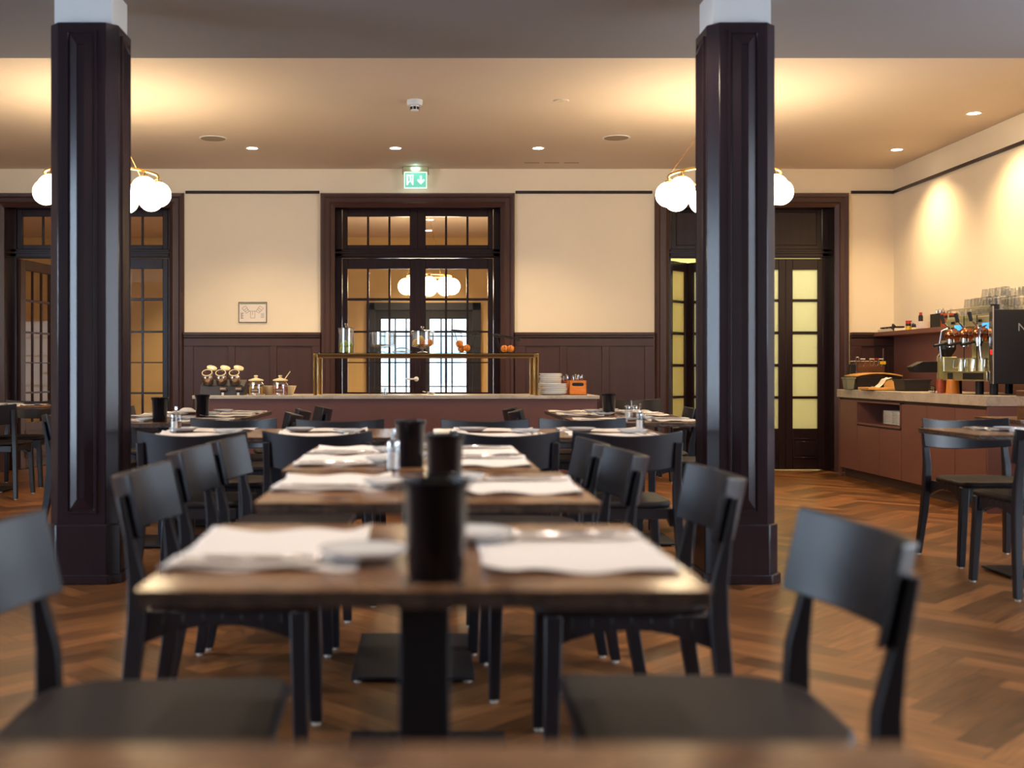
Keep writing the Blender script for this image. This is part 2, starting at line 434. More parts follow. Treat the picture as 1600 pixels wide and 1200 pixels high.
# wainscot between the doors
ZW = Z(519.5, WB)
def wainscot(name, x0, x1, panels, ztop=ZW):
    b = MB(); y = WB
    b.box(x0, x1, y - .025, y + .01, 0, ztop - .03)             # ground board
    b.box(x0, x1, y - .062, y + .01, ztop - .030, ztop)          # cap
    b.box(x0, x1, y - .045, y + .01, ztop - .052, ztop - .030)
    b.box(x0, x1, y - .040, y + .01, ztop - .068, ztop - .060)
    b.box(x0, x1, y - .048, y + .01, 0, .14)                      # skirting
    zt = Z(541, WB); zb = .26
    # raised grid of stiles and rails leaves the panels sunk
    b.box(x0, x1, y - .040, y - .02, zt, ztop - .06); b.box(x0, x1, y - .040, y - .02, .13, zb)
    e = [x0]
    for p in panels: e += [p[0], p[1]]
    e.append(x1)
    for i in range(0, len(e), 2): b.box(e[i], e[i + 1], y - .040, y - .02, zb, zt)
    struct(b.build(name, M_trim, bevel=.003, seg=1))
P = lambda *px: [(U(a, WB), U(b, WB)) for a, b in px]
wainscot('trim_3', -2.545, -1.12, P((303, 357), (368, 422.5), (433, 488)))
wainscot('trim_4', .912, 2.365, P((820, 874), (885, 939.6), (951, 1006.5)))
wainscot('trim_5', 4.42, XR, P((1344, 1385)))
wainscot('trim_6', XL, -4.575, P((-200, -130), (-110, -40)))
struct(MB().box(XR - .015, XR + .01, 7.1, WB, 0, 1.42).build('trim_7', M_plum, flat=True))
struct(MB().box(XR - .02, XR + .005, -2, 7.1, 0, .12).build('baseboard_right', M_trim, flat=True))

# ---- doors
def casing(par, c, top=Z(302, WB)):
    b = MB(); h = 1.015; w = .15
    prof = [(0, .020), (.018, .055), (.040, .050), (.055, .036), (.095, .036), (.112, .048), (.135, .030), (.150, .018)]
    for (a, d), (a2, d2) in zip(prof, prof[1:]):
        for s in (-1, 1):
            xa, xb = c + s * (h - a), c + s * (h - a2)
            # mitred strips: vertical
            y0, y1 = WB - d, WB - d2
            v = [(xa, y0, 0), (xb, y1, 0), (xb, WB + .01, 0), (xa, WB + .01, 0), (xa, y0, top - a), (xb, y1, top - a2), (xb, WB + .01, top - a2), (xa, WB + .01, top - a)]
            b.hexa([Vector(p) for p in v])
        v = [(c - h + a, WB - d, top - a), (c + h - a, WB - d, top - a), (c + h - a, WB + .01, top - a), (c - h + a, WB + .01, top - a),
             (c - h + a2, WB - d2, top - a2), (c + h - a2, WB - d2, top - a2), (c + h - a2, WB + .01, top - a2), (c - h + a2, WB + .01, top - a2)]
        b.hexa([Vector(p) for p in v])
    return b.build('casing', M_trim, par, smooth=20)
YD = WB + .20      # plane of the leaves
def frame(par, c):
    b = MB(); h = .875
    b.box(c - h, c - h + .012, WB, WB + .3, 0, ZO); b.box(c + h - .012, c + h, WB, WB + .3, 0, ZO); b.box(c - h, c + h, WB, WB + .3, ZO - .012, ZO)
    for s in (-1, 1):
        x = c + s * (h - .035); b.box(x - .035, x + .035, YD - .03, YD + .05, 0, ZO - .012)
    b.box(c - h, c + h, YD - .03, YD + .05, ZO - .06, ZO - .012)
    b.box(c - h, c + h, YD - .03, YD + .05, 2.255, 2.35); b.box(c - h, c + h, YD - .045, YD + .06, 2.30, 2.325); b.box(c - h, c + h, YD - .04, YD + .06, 2.262, 2.275)
    return b.build('door_frame', M_wood, par, bevel=.003, seg=1)
def grid(b, w, z0, z1, cols, rows, pw0, t=.045, bar=.022):
    """leaf in local x 0..w; cols = list of (x0,x1); rows = list of (z0,z1); solid everywhere else"""
    y0, y1 = -t / 2, t / 2
    b.box(0, cols[0][0], y0, y1, z0, z1); b.box(cols[-1][1], w, y0, y1, z0, z1)
    b.box(cols[0][0], cols[-1][1], y0, y1, z0, rows[0][0]); b.box(cols[0][0], cols[-1][1], y0, y1, rows[-1][1], z1)
    for (a, c), (d, e) in zip(cols, cols[1:]): b.box(c, d, -.014, .014, rows[0][0], rows[-1][1])
    for (a, c), (d, e) in zip(rows, rows[1:]): b.box(cols[0][0], cols[-1][1], -.012, .012, c, d)
def leaf(par, name, w, z0, z1, cols, rows, panel=None, glass=None, loc=(0, 0, 0), rz=0, m=None):
    m = m or M_wood
    b = MB(); grid(b, w, z0, z1, cols, rows, 0)
    if panel:
        px0, px1, pz0, pz1 = panel
        for s in (-1, 1):
            y = s * .0225
            for (a, c, d, e) in ((px0, px1, pz0, pz0 + .012), (px0, px1, pz1 - .012, pz1), (px0, px0 + .012, pz0, pz1), (px1 - .012, px1, pz0, pz1)):
                b.box(a, c, min(y, y + s * .008), max(y, y + s * .008), d, e)
            b.box(px0 + .03, px1 - .03, min(y, y + s * .006), max(y, y + s * .006), pz0 + .03, pz1 - .03)
    o = b.build(name, m, par, loc=loc, rot=(0, 0, rz), bevel=.003, seg=1)
    if glass is not None:
        MB().box(cols[0][0], cols[-1][1], -.003, .003, rows[0][0], rows[-1][1]).build('pane', glass, o, flat=True)
    return o
COLS = [(.085, .290), (.3125, .5175), (.54, .745)]
ROWS = [(.50, .81), (.83, 1.139), (1.151, 1.462), (1.483, 1.803), (1.830, 2.141)]
TROW = [(2.393, 2.697)]
mir = lambda cols, w: [(w - b, w - a) for a, b in reversed(cols)]
def lever(par, x, z, side=1, y=-.03, s=-1):
    h = MB(); h.lathe([(0, 0), (.026, 0), (.026, .008), (.012, .012), (.012, .04), (0, .04)], 16, M=T(x, y, z) @ RX(math.radians(90)))
    h.rod((x, y - .035, z), (x + s * .11, y - .035, z), .009)
    return h.build('handle', M_china if side == 2 else M_steel, par)
def glazed_double(num, key, open_deg, label):
    c = DOORS[key][0]
    d = empty('door_%d' % num, (0, 0, 0)); struct(d, label)
    casing(d, c); frame(d, c)
    # transom lights
    leaf(d, 'transom', .80, 2.35, 2.77, COLS, TROW, glass=M_pane, loc=(c, YD, 0))
    leaf(d, 'transom', .80, 2.35, 2.77, mir(COLS, .80), TROW, glass=M_pane, loc=(c - .80, YD, 0))
    r = leaf(d, 'leaf', .80, .005, 2.25, COLS, ROWS, (.085, .745, .12, .42), M_pane, (c, YD, 0))
    MB().box(-.03, .03, -.034, -.02, .01, 2.25).build('cover_strip', M_wood, r, bevel=.003)
    if open_deg:
        l = leaf(d, 'leaf', .80, .005, 2.25, [(.11, .29), (.31, .49), (.51, .69)], ROWS, (.085, .70, .12, .42), M_pane, (c - .80, YD + .03, 0), math.radians(open_deg), m=M_trim)
        lever(l, .75, 1.03, s=-1)
    else:
        l = leaf(d, 'leaf', .80, .005, 2.25, mir(COLS, .80), ROWS, (.055, .715, .12, .42), M_pane, (c - .80, YD, 0))
        lever(l, .785, 1.03 - .06 + (.0), 2)
    return d
glazed_double(1, 'jar', 82, 'dark double glazed door with one leaf standing open')
glazed_double(2, 'mid', 0, 'closed dark double glazed door behind the buffet')
# folding door with frosted panes
c = DOORS['cof'][0]
d3 = empty('door_3'); struct(d3, 'dark folding door with frosted panes beside the coffee counter')
casing(d3, c); frame(d3, c)
def solidpanel(x0, x1):
    b = MB(); b.box(x0, x1, YD - .02, YD + .02, 2.35, 2.77)
    for a, e, f, g in ((x0 + .05, x1 - .05, 2.385, 2.395), (x0 + .05, x1 - .05, 2.735, 2.745), (x0 + .05, x0 + .06, 2.385, 2.745), (x1 - .06, x1 - .05, 2.385, 2.745)):
        b.box(a, e, YD - .028, YD - .018, f, g)
    return b.build('transom_panel', M_wood, d3, bevel=.003, seg=1)
solidpanel(c - .80, c); solidpanel(c, c + .80)
R3 = [(.443, .76), (.787, 1.10), (1.13, 1.445), (1.476, 1.79), (1.819, 2.132)]
C3 = [(.075, .340)]
PN = (.075, .34, .128, .34)
leaf(d3, 'leaf', .415, .01, 2.247, C3, R3, PN, M_frost, (c + .415, YD, 0))
leaf(d3, 'leaf', .415, .01, 2.247, C3, R3, PN, M_frost, (c, YD, 0))
a1 = math.radians(48)
l1 = leaf(d3, 'leaf', .415, .01, 2.235, C3, R3, PN, M_frost, (c - .83, YD + .03, 0), a1)
ex, ey = c - .83 + .42 * math.cos(a1), YD + .03 + .42 * math.sin(a1)
l2 = leaf(d3, 'leaf', .415, .01, 2.235, C3, R3, PN, M_frost, (ex + .02, ey, 0), -a1)
lever(l2, .35, 1.0)

# ---- foyer behind the glazed doors
struct(MB().box(XL - .8, XL - .5, WB + .3, FAR, 0, ZC + .2).build('wall_foyer_side', M_tan, flat=True))
struct(MB().box(2.28, 2.4, WB + .3, FAR, 0, ZC + .2).build('wall_foyer_partition', M_tan, flat=True))
px0, px1, pz = U(573, FAR), U(751, FAR), Z(473, FAR)
f = MB().box(XL - .8, px0, FAR, FAR + .25, 0, ZC + .2).box(px1, 2.4, FAR, FAR + .25, 0, ZC + .2).box(px0, px1, FAR, FAR + .25, pz, ZC + .2)
struct(f.build('wall_foyer_far', M_tan, flat=True))
struct(MB().box(XL - .8, 2.28, WB + .3, WB + .305, 2.95, ZC).build('trim_8', M_tan, flat=True))
d4 = empty('door_4'); struct(d4, 'dark street entrance door with bright daylight behind its glass')
b = MB()
b.box(px0, px0 + .13, FAR - .05, FAR + .2, 0, pz); b.box(px1 - .13, px1, FAR - .05, FAR + .2, 0, pz); b.box(px0, px1, FAR - .05, FAR + .2, pz - .12, pz)
b.build('door_frame', M_navy, d4, bevel=.004)
EC = [(.10, .32), (.345, .50), (.525, .70)]; ER = [(.32, .80), (.82, 1.30), (1.32, 1.60), (1.62, 1.88)]
w4 = (px1 - px0 - .26) / 2
k = w4 / .80
ec = [(a * k, e * k) for a, e in EC]
leaf(d4, 'leaf', w4, .01, pz - .12, ec, ER, (.1, .7 * k, .08, .28), M_pane, (px0 + .13, FAR + .08, 0), m=M_navy)
leaf(d4, 'leaf', w4, .01, pz - .12, mir(ec, w4), ER, (.1 * k, .7, .08, .28), M_pane, (px0 + .13 + w4, FAR + .08, 0), m=M_navy)
struct(MB().box(-16, 16, FAR + .3, 40, -.02, 0).build('ground_outside', M_asphalt, flat=True))
fb = empty('building', (0, 34, 0)); tag(fb, 'pale building front across the street seen through the entrance door glass', 'building')
g = MB().box(-12, 12, 0, 1, 0, 9); g.build('wall', M_facade, fb, flat=True)
for xx in (-4.4, -2.9, -1.3, .25, 1.9, 3.4):
    for zz in (.7, 3.4): MB().box(xx, xx + .75, -.03, .02, zz, zz + 1.6).build('window', M_facwin, fb, flat=True)
# corridor behind the folding door
struct(MB().box(2.4, 6.2, 14.9, 15.1, 0, ZC).build('wall_corridor', mat('corridor_yellow_plaster', rgb(222, 214, 150), .8), flat=True))
struct(MB().box(6.1, 6.2, WB + .3, 14.9, 0, ZC).build('wall_corridor_side', MATS['corridor_yellow_plaster'], flat=True))
struct(MB().box(2.4, 6.2, WB + .3, 15.1, ZC, ZC + .2).build('ceiling', M_white, flat=True))
struct(MB().box(XR, 6.2, WB + .3, 15.1, -.03, -.001).build('floor_corridor', M_toe, flat=True))

# ---- pillars
def pillar(cx, y0, label):
    p = empty('pillar', (cx, y0 + .17, 0)); tag(p, label, 'pillar', 'panelled pillars')
    def octo(h, ch): return [(-h + ch, -h), (h - ch, -h), (h, -h + ch), (h, h - ch), (h - ch, h), (-h + ch, h), (-h, h - ch), (-h, -h + ch)]
    s = MB().prism(octo(.17, .052), .28, 2.78)
    s.build('shaft', M_wood, p, bevel=.003, seg=1)
    pl = MB().prism(octo(.182, .055), 0, .295).prism(octo(.196, .06), 0, .05)
    pl.build('plinth', M_wood, p, bevel=.006, seg=2)
    MB().box(-.143, .143, -.143, .143, 2.77, ZS).build('plaster_head', M_white, p, flat=True)
    for k in range(4):
        b = MB(); M = RZ(k * math.pi / 2)
        z0, z1 = .347, 2.74; h = .078; y = -.17
        def ring(h1, za1, zb1, y1, h2, za2, zb2, y2):
            A = [(-h1, y1, za1), (h1, y1, za1), (h1, y1, zb1), (-h1, y1, zb1)]
            B = [(-h2, y2, za2), (h2, y2, za2), (h2, y2, zb2), (-h2, y2, zb2)]
            va = [b.bm.verts.new(M @ Vector(q)) for q in A]; vb = [b.bm.verts.new(M @ Vector(q)) for q in B]
            for i in range(4): b.bm.faces.new((va[i], va[(i + 1) % 4], vb[(i + 1) % 4], vb[i]))
            return vb
        lv = [(h, 0, 0.001), (h - .003, .003, -.009), (h - .012, .012, -.009), (h - .016, .016, -.003), (h - .018, .018, -.002), (.018, .075, -.024), (.016, .077, -.019), (0.012, .081, -.019)]
        for (h1, o1, d1), (h2, o2, d2) in zip(lv, lv[1:]):
            vb = ring(h1, z0 + o1, z1 - o1, y + d1, h2, z0 + o2, z1 - o2, y + d2)
        b.bm.faces.new(vb)
        b.build('panel', M_wood, p, flat=True)
    return p
pillar(-1.7115, 5.63, 'dark panelled pillar with white head on the wall plan side of the room')
pillar(1.564, 5.63, 'dark panelled pillar with white head on the coffee counter side of the room')
# ------------------------------------------------------------------ ceiling fittings
def chandelier(x, y, zg, R, n, label, a0=0, zc=ZC, r=.098, cables=3, group='globe chandeliers'):
    c = empty('chandelier', (x, y, zg)); tag(c, label, 'chandelier', group)
    zr = .14
    MB().tube([(R * math.cos(2 * math.pi * i / 48), R * math.sin(2 * math.pi * i / 48), zr) for i in range(48)], .011, 8, True).build('ring', M_brass, c)
    MB().lathe([(0, zc - zg - .03), (.06, zc - zg - .03), (.06, zc - zg), (0, zc - zg)], 20).build('canopy', M_brass, c)
    cb = MB()
    for i in range(cables):
        a = 2 * math.pi * i / cables + 1.0
        cb.rod((R * math.cos(a), R * math.sin(a), zr), (0, 0, zc - zg - .02), .0022, 5)
    cb.build('cable', M_brass, c)
    g0 = h0 = None
    for i in range(n):
        a = 2 * math.pi * i / n + a0; p = (R * math.cos(a), R * math.sin(a), 0)
        if g0 is None:
            g0 = MB().ball((0, 0, 0), r, 28, 18).build('globe', M_globe, c, loc=p)
            h0 = MB().cyl((0, 0), .024, r - .012, r + .012, 14).cyl((0, 0), .007, r, zr, 8).build('globe_holder', M_brass, g0)
        else:
            g = g0.copy(); COL.objects.link(g); g.parent = c; g.location = p; KIDS[c].append(g)
            h = h0.copy(); COL.objects.link(h); h.parent = g
    return c
chandelier(2.28, 8.75, 2.42, .42, 10, 'brass ring chandelier of glowing globes behind the pillar near the coffee counter', math.radians(172))
chandelier(-2.50, 8.75, 2.42, .42, 10, 'brass ring chandelier with glowing globes behind the pillar near the open door', math.radians(8))
chandelier(.02, 15.0, 2.17, .30, 8, 'cluster chandelier of glowing globes seen through the closed glazed door', 0, r=.11, group='foyer chandelier')

def downlight(x, y, power, label, size=1.9, blend=.8, r=.05, col=None):
    d = empty('downlight', (x, y, ZC)); tag(d, label, 'ceiling light', 'recessed downlights')
    MB().lathe([(r, -.001), (r + .014, -.001), (r + .014, -.006), (r, -.004)], 24).build('trim_ring', M_white, d)
    MB().cyl((0, 0), r, -.004, -.001, 24).build('lamp_face', M_lamp, d)

    light('downlight_beam', 'SPOT', (0, 0, -.02), power, col or WARM, (0, 0, 0), d, spot_size=size, spot_blend=blend, shadow_soft_size=.04)
    return d
for px, nm in ((394, 'recessed downlight above the evacuation plan wall panel'), (618, 'recessed downlight beside the exit sign'), (841, 'recessed downlight above the orange baskets')):
    downlight(U(px, 10.79), 10.79, 62, nm)
for y, nm in ((10.86, 'recessed downlight in the corner above the counter, deepest of the wall-side row'), (9.33, 'recessed downlight by the side wall, above the coffee machine'), (7.78, 'recessed downlight by the side wall, outside the frame')):
    downlight(4.48, y, 70, nm, 2.1, .9)
for x, y, nm in ((.03, 15.9, 'downlight beyond the glazed double door, nearer one'), (.02, 17.1, 'downlight beyond the glazed double door, deeper one'), (-3.6, 14.5, 'downlight beyond the open glazed door'), (-3.4, 16.9, 'deep downlight beyond the open glazed door')):
    downlight(x, y, 110, nm)
for x in (-1.15, 0, 1.15):  # downlights out of view, added to brighten the placemats from above
    for y in (2.0, 3.9, 5.5):
        d = downlight(x, y, 26 if x else 34, 'unseen added downlight, %s, %s' % ({2.0: 'above the foremost tables', 3.9: 'above the long table', 5.5: 'between the pillars'}[y], {-1.15: 'plan side', 0: 'over the aisle', 1.15: 'counter side'}[x]), 2.0, 1.0, col=(1, .83, .66)); d.location.z = ZS; d['group'] = 'unseen added downlights'
cl = empty('added_corridor_lamp', (3.7, 13.6, ZC)); tag(cl, 'unseen round ceiling lamp added to light the yellow corridor behind the frosted folding door', 'ceiling lamp')  # unseen lamp, added so the frosted panes glow from behind
MB().lathe([(0, 0), (.20, 0), (.20, -.05), (.16, -.07), (0, -.075)], 28).build('lamp_shade', M_lamp, cl)
light('added_corridor_light', 'POINT', (0, 0, -.35), 24, (1, .97, .58), parent=cl, shadow_soft_size=.2)
for px, py, nm in ((333, 216, 'round ceiling speaker near the brass chandelier by the evacuation plan'), (963, 215, 'round ceiling speaker near the coffee side chandelier')):
    D = (ZC - EYE) * FPX / (CY0 - py)
    s = empty('ceiling_speaker', (U(px, D), D, ZC)); tag(s, nm, 'speaker', 'ceiling speakers')
    MB().lathe([(.112, 0), (.124, 0), (.124, -.004), (.112, -.006)], 32).build('rim', M_white, s)
    MB().cyl((0, 0), .113, -.004, -.001, 32).build('grille', M_grille, s)
D = (ZC - EYE) * FPX / (CY0 - 157)
s = empty('ceiling_socket', (U(877, D), D, ZC)); tag(s, 'small round white blank cover on the warm lit ceiling', 'ceiling cover')
MB().lathe([(0, -.012), (.055, -.010), (.063, 0)], 28).build('cover', M_ceil, s)
MB().cyl((0, 0), .012, -.016, -.010, 12).build('centre_cap', M_champ, s)
s = empty('smoke_detector', (U(648, D), D, ZC)); tag(s, 'white smoke detector with dark sensor slots on the ceiling', 'smoke detector')
MB().lathe([(0, 0), (.062, 0), (.062, -.03), (.055, -.042), (0, -.042)], 28).build('base', M_white, s)
MB().lathe([(0, -.04), (.034, -.04), (.036, -.07), (.028, -.082), (0, -.082)], 24).build('sensor_cage', M_white, s)
b = MB()
for i in range(8):
    a = i * math.pi / 4; b.box(-.010, .010, -.037, -.033, -.074, -.052, RZ(a))
b.build('sensor_slot', M_dk, s)
for i, (px, nm) in enumerate(((831, 'end one towards the exit sign'), (862, 'middle one of three'), (893, 'end one towards the pillar'))):     # slot diffusers near the back wall
    o = MB().box(-.075, .075, -.012, .012, -.004, .0).build('ceiling_slot_vent', M_grille, loc=(U(px, 11.55), 11.55, ZC), bevel=.001)
    tag(o, 'narrow slot vent in the ceiling by the back wall, ' + nm, 'vent', 'slot vents')

# ---- exit sign
e = empty('exit_sign', (U(649.3, 11.78), 11.78, 0)); tag(e, 'green and white lit emergency exit sign hanging above the glazed double door', 'exit sign')
z1, z0 = Z(269, 11.78), Z(294.5, 11.78)
MB().box(-.133, .133, -.03, .03, z1, ZC - .005).build('housing', M_champ, e, bevel=.004)
MB().box(-.136, -.128, -.035, .035, z1 - .02, ZC - .005).box(.128, .136, -.035, .035, z1 - .02, ZC - .005).build('side_bracket', M_grille, e)
pan = MB().box(-.118, .118, -.008, .008, z0, z1).build('sign_panel', M_exitw, e, bevel=.002)
sx = .236; h = z1 - z0
MB().box(-.110, .110, -.0095, -.008, z0 + .010, z1 - .008).build('green_field', M_exit, pan, flat=True)
g = MB()
yy = -.0115
def pp(b, pts): b.prism([(x, z) for x, z in pts], -.0125, -.0095, RX(math.radians(90)) @ Matrix.Identity(4))
# prism in x-z plane: rotate (x, z, y) -> (x, -y, z)
def poly_xz(b, pts, y0, y1):
    lo = [b.bm.verts.new((x, y0, z)) for x, z in pts]; hi = [b.bm.verts.new((x, y1, z)) for x, z in pts]
    n = len(pts); b.bm.faces.new(lo); b.bm.faces.new(hi[::-1])
    for i in range(n): b.bm.faces.new((lo[i], hi[i], hi[(i + 1) % n], lo[(i + 1) % n]))
zc = (z0 + z1) / 2
poly_xz(g, [(.045, zc + .045), (.065, zc + .045), (.065, zc - .005), (.085, zc + .012), (.095, zc - .002), (.055, zc - .045), (.015, zc - .002), (.025, zc + .012), (.045, zc - .005)], -.0115, -.0095)
for a in ((-.094, -.076), (-.036, -.022)): g.box(a[0], a[1], -.0115, -.0095, zc - .05, zc + .055)
g.box(-.094, -.022, -.0115, -.0095, zc + .045, zc + .058)
# running figure
g.lathe([(0, -.001), (.009, -.001), (.009, .001), (0, .001)], 14, M=T(-.055, -.0105, zc + .033) @ RX(math.pi / 2))
poly_xz(g, [(-.062, zc + .022), (-.048, zc + .024), (-.044, zc - .004), (-.056, zc - .006)], -.0115, -.0095)
poly_xz(g, [(-.056, zc - .002), (-.044, zc - .004), (-.034, zc - .03), (-.042, zc - .034)], -.0115, -.0095)
poly_xz(g, [(-.056, zc - .002), (-.048, zc - .010), (-.070, zc - .028), (-.092, zc - .036), (-.090, zc - .028), (-.073, zc - .018)], -.0115, -.0095)
poly_xz(g, [(-.05, zc + .022), (-.046, zc + .016), (-.030, zc + .006), (-.030, zc + .012)], -.0115, -.0095)
g.build('pictogram', M_exitw, pan, flat=True)
MB().box(-.12, .12, -.014, .014, ZC - .006, ZC - .001).build('ceiling_plate', M_champ, e)
light('exit_sign_glow', 'POINT', (0, -.10, z1 + .06), .35, (.55, 1, .9), parent=e, shadow_soft_size=.05)

# ---- evacuation plan on the wall
pl = empty('evacuation_plan', (U(395, WB), WB, 0)); tag(pl, 'small framed evacuation plan on the cream wall above the jars', 'framed plan')
x0, x1, z0, z1 = U(373, WB) - U(395, WB), U(417, WB) - U(395, WB), Z(504, WB), Z(472, WB)
f = MB(); t = .006
f.box(x0, x1, -.014, 0, z0, z0 + t).box(x0, x1, -.014, 0, z1 - t, z1).box(x0, x0 + t, -.014, 0, z0, z1).box(x1 - t, x1, -.014, 0, z0, z1)
f.build('picture_frame', M_navy, pl)
MB().box(x0 + t, x1 - t, -.006, -.002, z0 + t, z1 - t).build('plan_sheet', M_paper, pl, flat=True)
g = MB(); g.box(x0 + .012, x1 - .012, -.0075, -.006, z1 - .022, z1 - .013); g.build('header_bar', M_printg, pl, flat=True)
g = MB()
def ln(xa, za, xb, zb, w=.0025):
    L = math.hypot(xb - xa, zb - za); M = T((xa + xb) / 2, -.0068, (za + zb) / 2) @ RY(-math.atan2(zb - za, xb - xa))
    g.box(-L / 2, L / 2, -.0006, .0006, -w / 2, w / 2, M)
zc = (z0 + z1) / 2
for sgn in (-1, 1):   # two splayed wings and a central wing
    q = [(.035, .000), (.075, .055), (.112, .030), (.066, -.022), (.035, .0)]
    for a, b2 in zip(q, q[1:]): ln(sgn * a[0], zc + a[1] + .012, sgn * b2[0], zc + b2[1] + .012)
    for k in (.3, .6): ln(sgn * (.035 + .04 * k), zc + .055 * k + .012, sgn * (.066 + .046 * k), zc - .022 + .052 * k + .012)
for a, b2 in (((-.022, .01), (-.022, -.06)), ((.022, .01), (.022, -.06)), ((-.022, -.06), (.022, -.06)), ((-.04, .012), (.04, .012)), ((0, .01), (0, -.03))):
    ln(a[0], zc + a[1], b2[0], zc + b2[1])
for k in range(5): ln(-.125, zc - .01 - k * .013, -.118 + (.012 if k % 2 else .022), zc - .01 - k * .013, .005)
for k in range(4): ln(.085, zc - .015 - k * .013, .12, zc - .015 - k * .013, .003)
g.build('plan_drawing', M_print, pl, flat=True)
# ------------------------------------------------------------------ chairs
def make_chair():
    c = empty('dining_chair')
    # seat: rounded-front pad, slightly dished
    pts = []
    def arc(cx, cy, r, a0, a1, n=6):
        for i in range(n + 1):
            a = math.radians(a0 + (a1 - a0) * i / n); pts.append((cx + r * math.cos(a), cy + r * math.sin(a)))
    arc(-.180, -.225, .050, 180, 270); arc(.180, -.225, .050, 270, 360); arc(.095, .055, .130, 0, 90, 10); arc(-.095, .055, .130, 90, 180, 10)
    MB().prism(pts, .432, .462).build('seat', M_seat, c, bevel=.012, seg=3)
    # bent plywood backrest, lower in the middle, leaning back
    b = MB(); n = 16; t = .012
    def bk(u, v, off):
        s = u * 2 - 1; x = s * .248
        y = .285 - .095 * s * s + .035 * (v - .5)
        z = .625 + .162 * v - .020 * (1 - s * s)
        return Vector((x, y + off, z))
    F = [[b.bm.verts.new(bk(i / n, j / 3, -t / 2)) for j in range(4)] for i in range(n + 1)]
    B = [[b.bm.verts.new(bk(i / n, j / 3, t / 2)) for j in range(4)] for i in range(n + 1)]
    for i in range(n):
        for j in range(3):
            b.bm.faces.new((F[i][j], F[i + 1][j], F[i + 1][j + 1], F[i][j + 1])); b.bm.faces.new((B[i][j], B[i][j + 1], B[i + 1][j + 1], B[i + 1][j]))
        b.bm.faces.new((F[i][0], B[i][0], B[i + 1][0], F[i + 1][0])); b.bm.faces.new((F[i][3], F[i + 1][3], B[i + 1][3], B[i][3]))
    for i in (0, n):
        for j in range(3): b.bm.faces.new((F[i][j], F[i][j + 1], B[i][j + 1], B[i][j]))
    b.build('backrest', M_chair, c, bevel=.004, seg=2, smooth=40)
    fr = MB()
    fr.box(-.195, .195, .160, .182, .385, .433)
    for i in range(10):
        xa, xb = -.195 + .039 * i, -.195 + .039 * (i + 1)
        f = lambda x: .348 + .048 * (1 - (x / .195) ** 2)
        fr.hexa([Vector(p) for p in ((xa, -.232, f(xa)), (xb, -.232, f(xb)), (xb, -.210, f(xb)), (xa, -.210, f(xa)), (xa, -.232, .433), (xb, -.232, .433), (xb, -.210, .433), (xa, -.210, .433))])
    for s in (-1, 1):
        # side rails arched on the underside
        n = 8
        for i in range(n):
            y0 = -.225 + .40 * i / n; y1 = -.225 + .40 * (i + 1) / n
            f = lambda y: .350 + .046 * (1 - ((y + .025) / .2) ** 2)
            xa, xb = sorted((s * .197, s * .219))
            fr.hexa([Vector(p) for p in ((xa, y0, f(y0)), (xb, y0, f(y0)), (xb, y1, f(y1)), (xa, y1, f(y1)), (xa, y0, .433), (xb, y0, .433), (xb, y1, .433), (xa, y1, .433))])
    fr.build('seat_frame', M_chair, c, bevel=.002, seg=1)
    for s in (-1, 1):
        l = MB().bar((s * .232, -.232, .008), (s * .208, -.222, .433), .034, .036, .042, .046).build('leg', M_chair, c, bevel=.005)
        MB().cyl((s * .232, -.232), .013, 0, .009, 14).build('glide', M_glide, l)
        b = MB()
        P = [(.255, .245, .008, .032, .036), (.238, .205, .25, .036, .044), (.230, .190, .42, .038, .048), (.226, .192, .52, .036, .042), (.225, .210, .62, .033, .024), (.227, .233, .735, .032, .018)]
        for p, q in zip(P, P[1:]): b.bar((s * p[0], p[1], p[2]), (s * q[0], q[1], q[2]), p[3], p[4], q[3], q[4])
        bmesh.ops.remove_doubles(b.bm, verts=b.bm.verts, dist=.0005)
        ins = [f for f in b.bm.faces if all(abs(v.co.z - f.verts[0].co.z) < 1e-4 for v in f.verts) and .02 < f.verts[0].co.z < .73]
        bmesh.ops.delete(b.bm, geom=ins, context='FACES_ONLY')
        l = b.build('leg', M_chair, c, bevel=.004, smooth=40)
        MB().cyl((s * .255, .245), .012, 0, .009, 14).build('glide', M_glide, l)
    return c
CH0 = make_chair(); used = [False]
def chair(x, y, deg, label, group='dining chairs'):
    c = CH0 if not used[0] else copy_tree(CH0)
    used[0] = True
    c.location = (x, y, 0); c.rotation_euler = (0, 0, math.radians(deg)); tag(c, label, 'chair', group)
    return c
K = 'dark wooden chair '
chair(.525, 2.0, -91, K + 'at the foremost whole centre table, on the coffee counter side')
chair(-.53, 1.97, 92, K + 'at the foremost whole centre table, cut by the photo edge')
chair(.55, 3.10, -92, K + 'at the second centre table, back turned to the coffee counter')
chair(-.56, 3.16, 91, K + 'at the second centre table, back to the pillar')
chair(.44, 3.86, -89, K + 'at the near end of the long third centre table, coffee counter side')
chair(.405, 4.45, -91, K + 'at the buffet end of the long third centre table, coffee counter side')
chair(-.60, 3.97, 90, K + 'at the near end of the long third centre table, evacuation plan side')
chair(-.575, 4.55, 88, K + 'at the buffet end of the long third centre table, evacuation plan side')
chair(-1.056, 5.31, 180, K + 'seen from behind at the jar side crosswise table, next to the pillar')
chair(-.492, 5.32, 179, K + 'seen from behind at the jar side crosswise table, next to the aisle')
chair(.345, 5.30, 180, K + 'seen from behind at the plate side crosswise table, next to the aisle')
chair(.893, 5.31, 181, K + 'seen from behind at the plate side crosswise table, next to the pillar')
chair(-1.108, 6.30, 0, K + 'facing us across the jar side crosswise table, next to the pillar')
chair(-.486, 6.17, 1, K + 'facing us across the jar side crosswise table, next to the aisle')
chair(.323, 6.18, 0, K + 'facing us across the plate side crosswise table, next to the aisle')
chair(.88, 6.29, -1, K + 'facing us across the plate side crosswise table, next to the pillar')
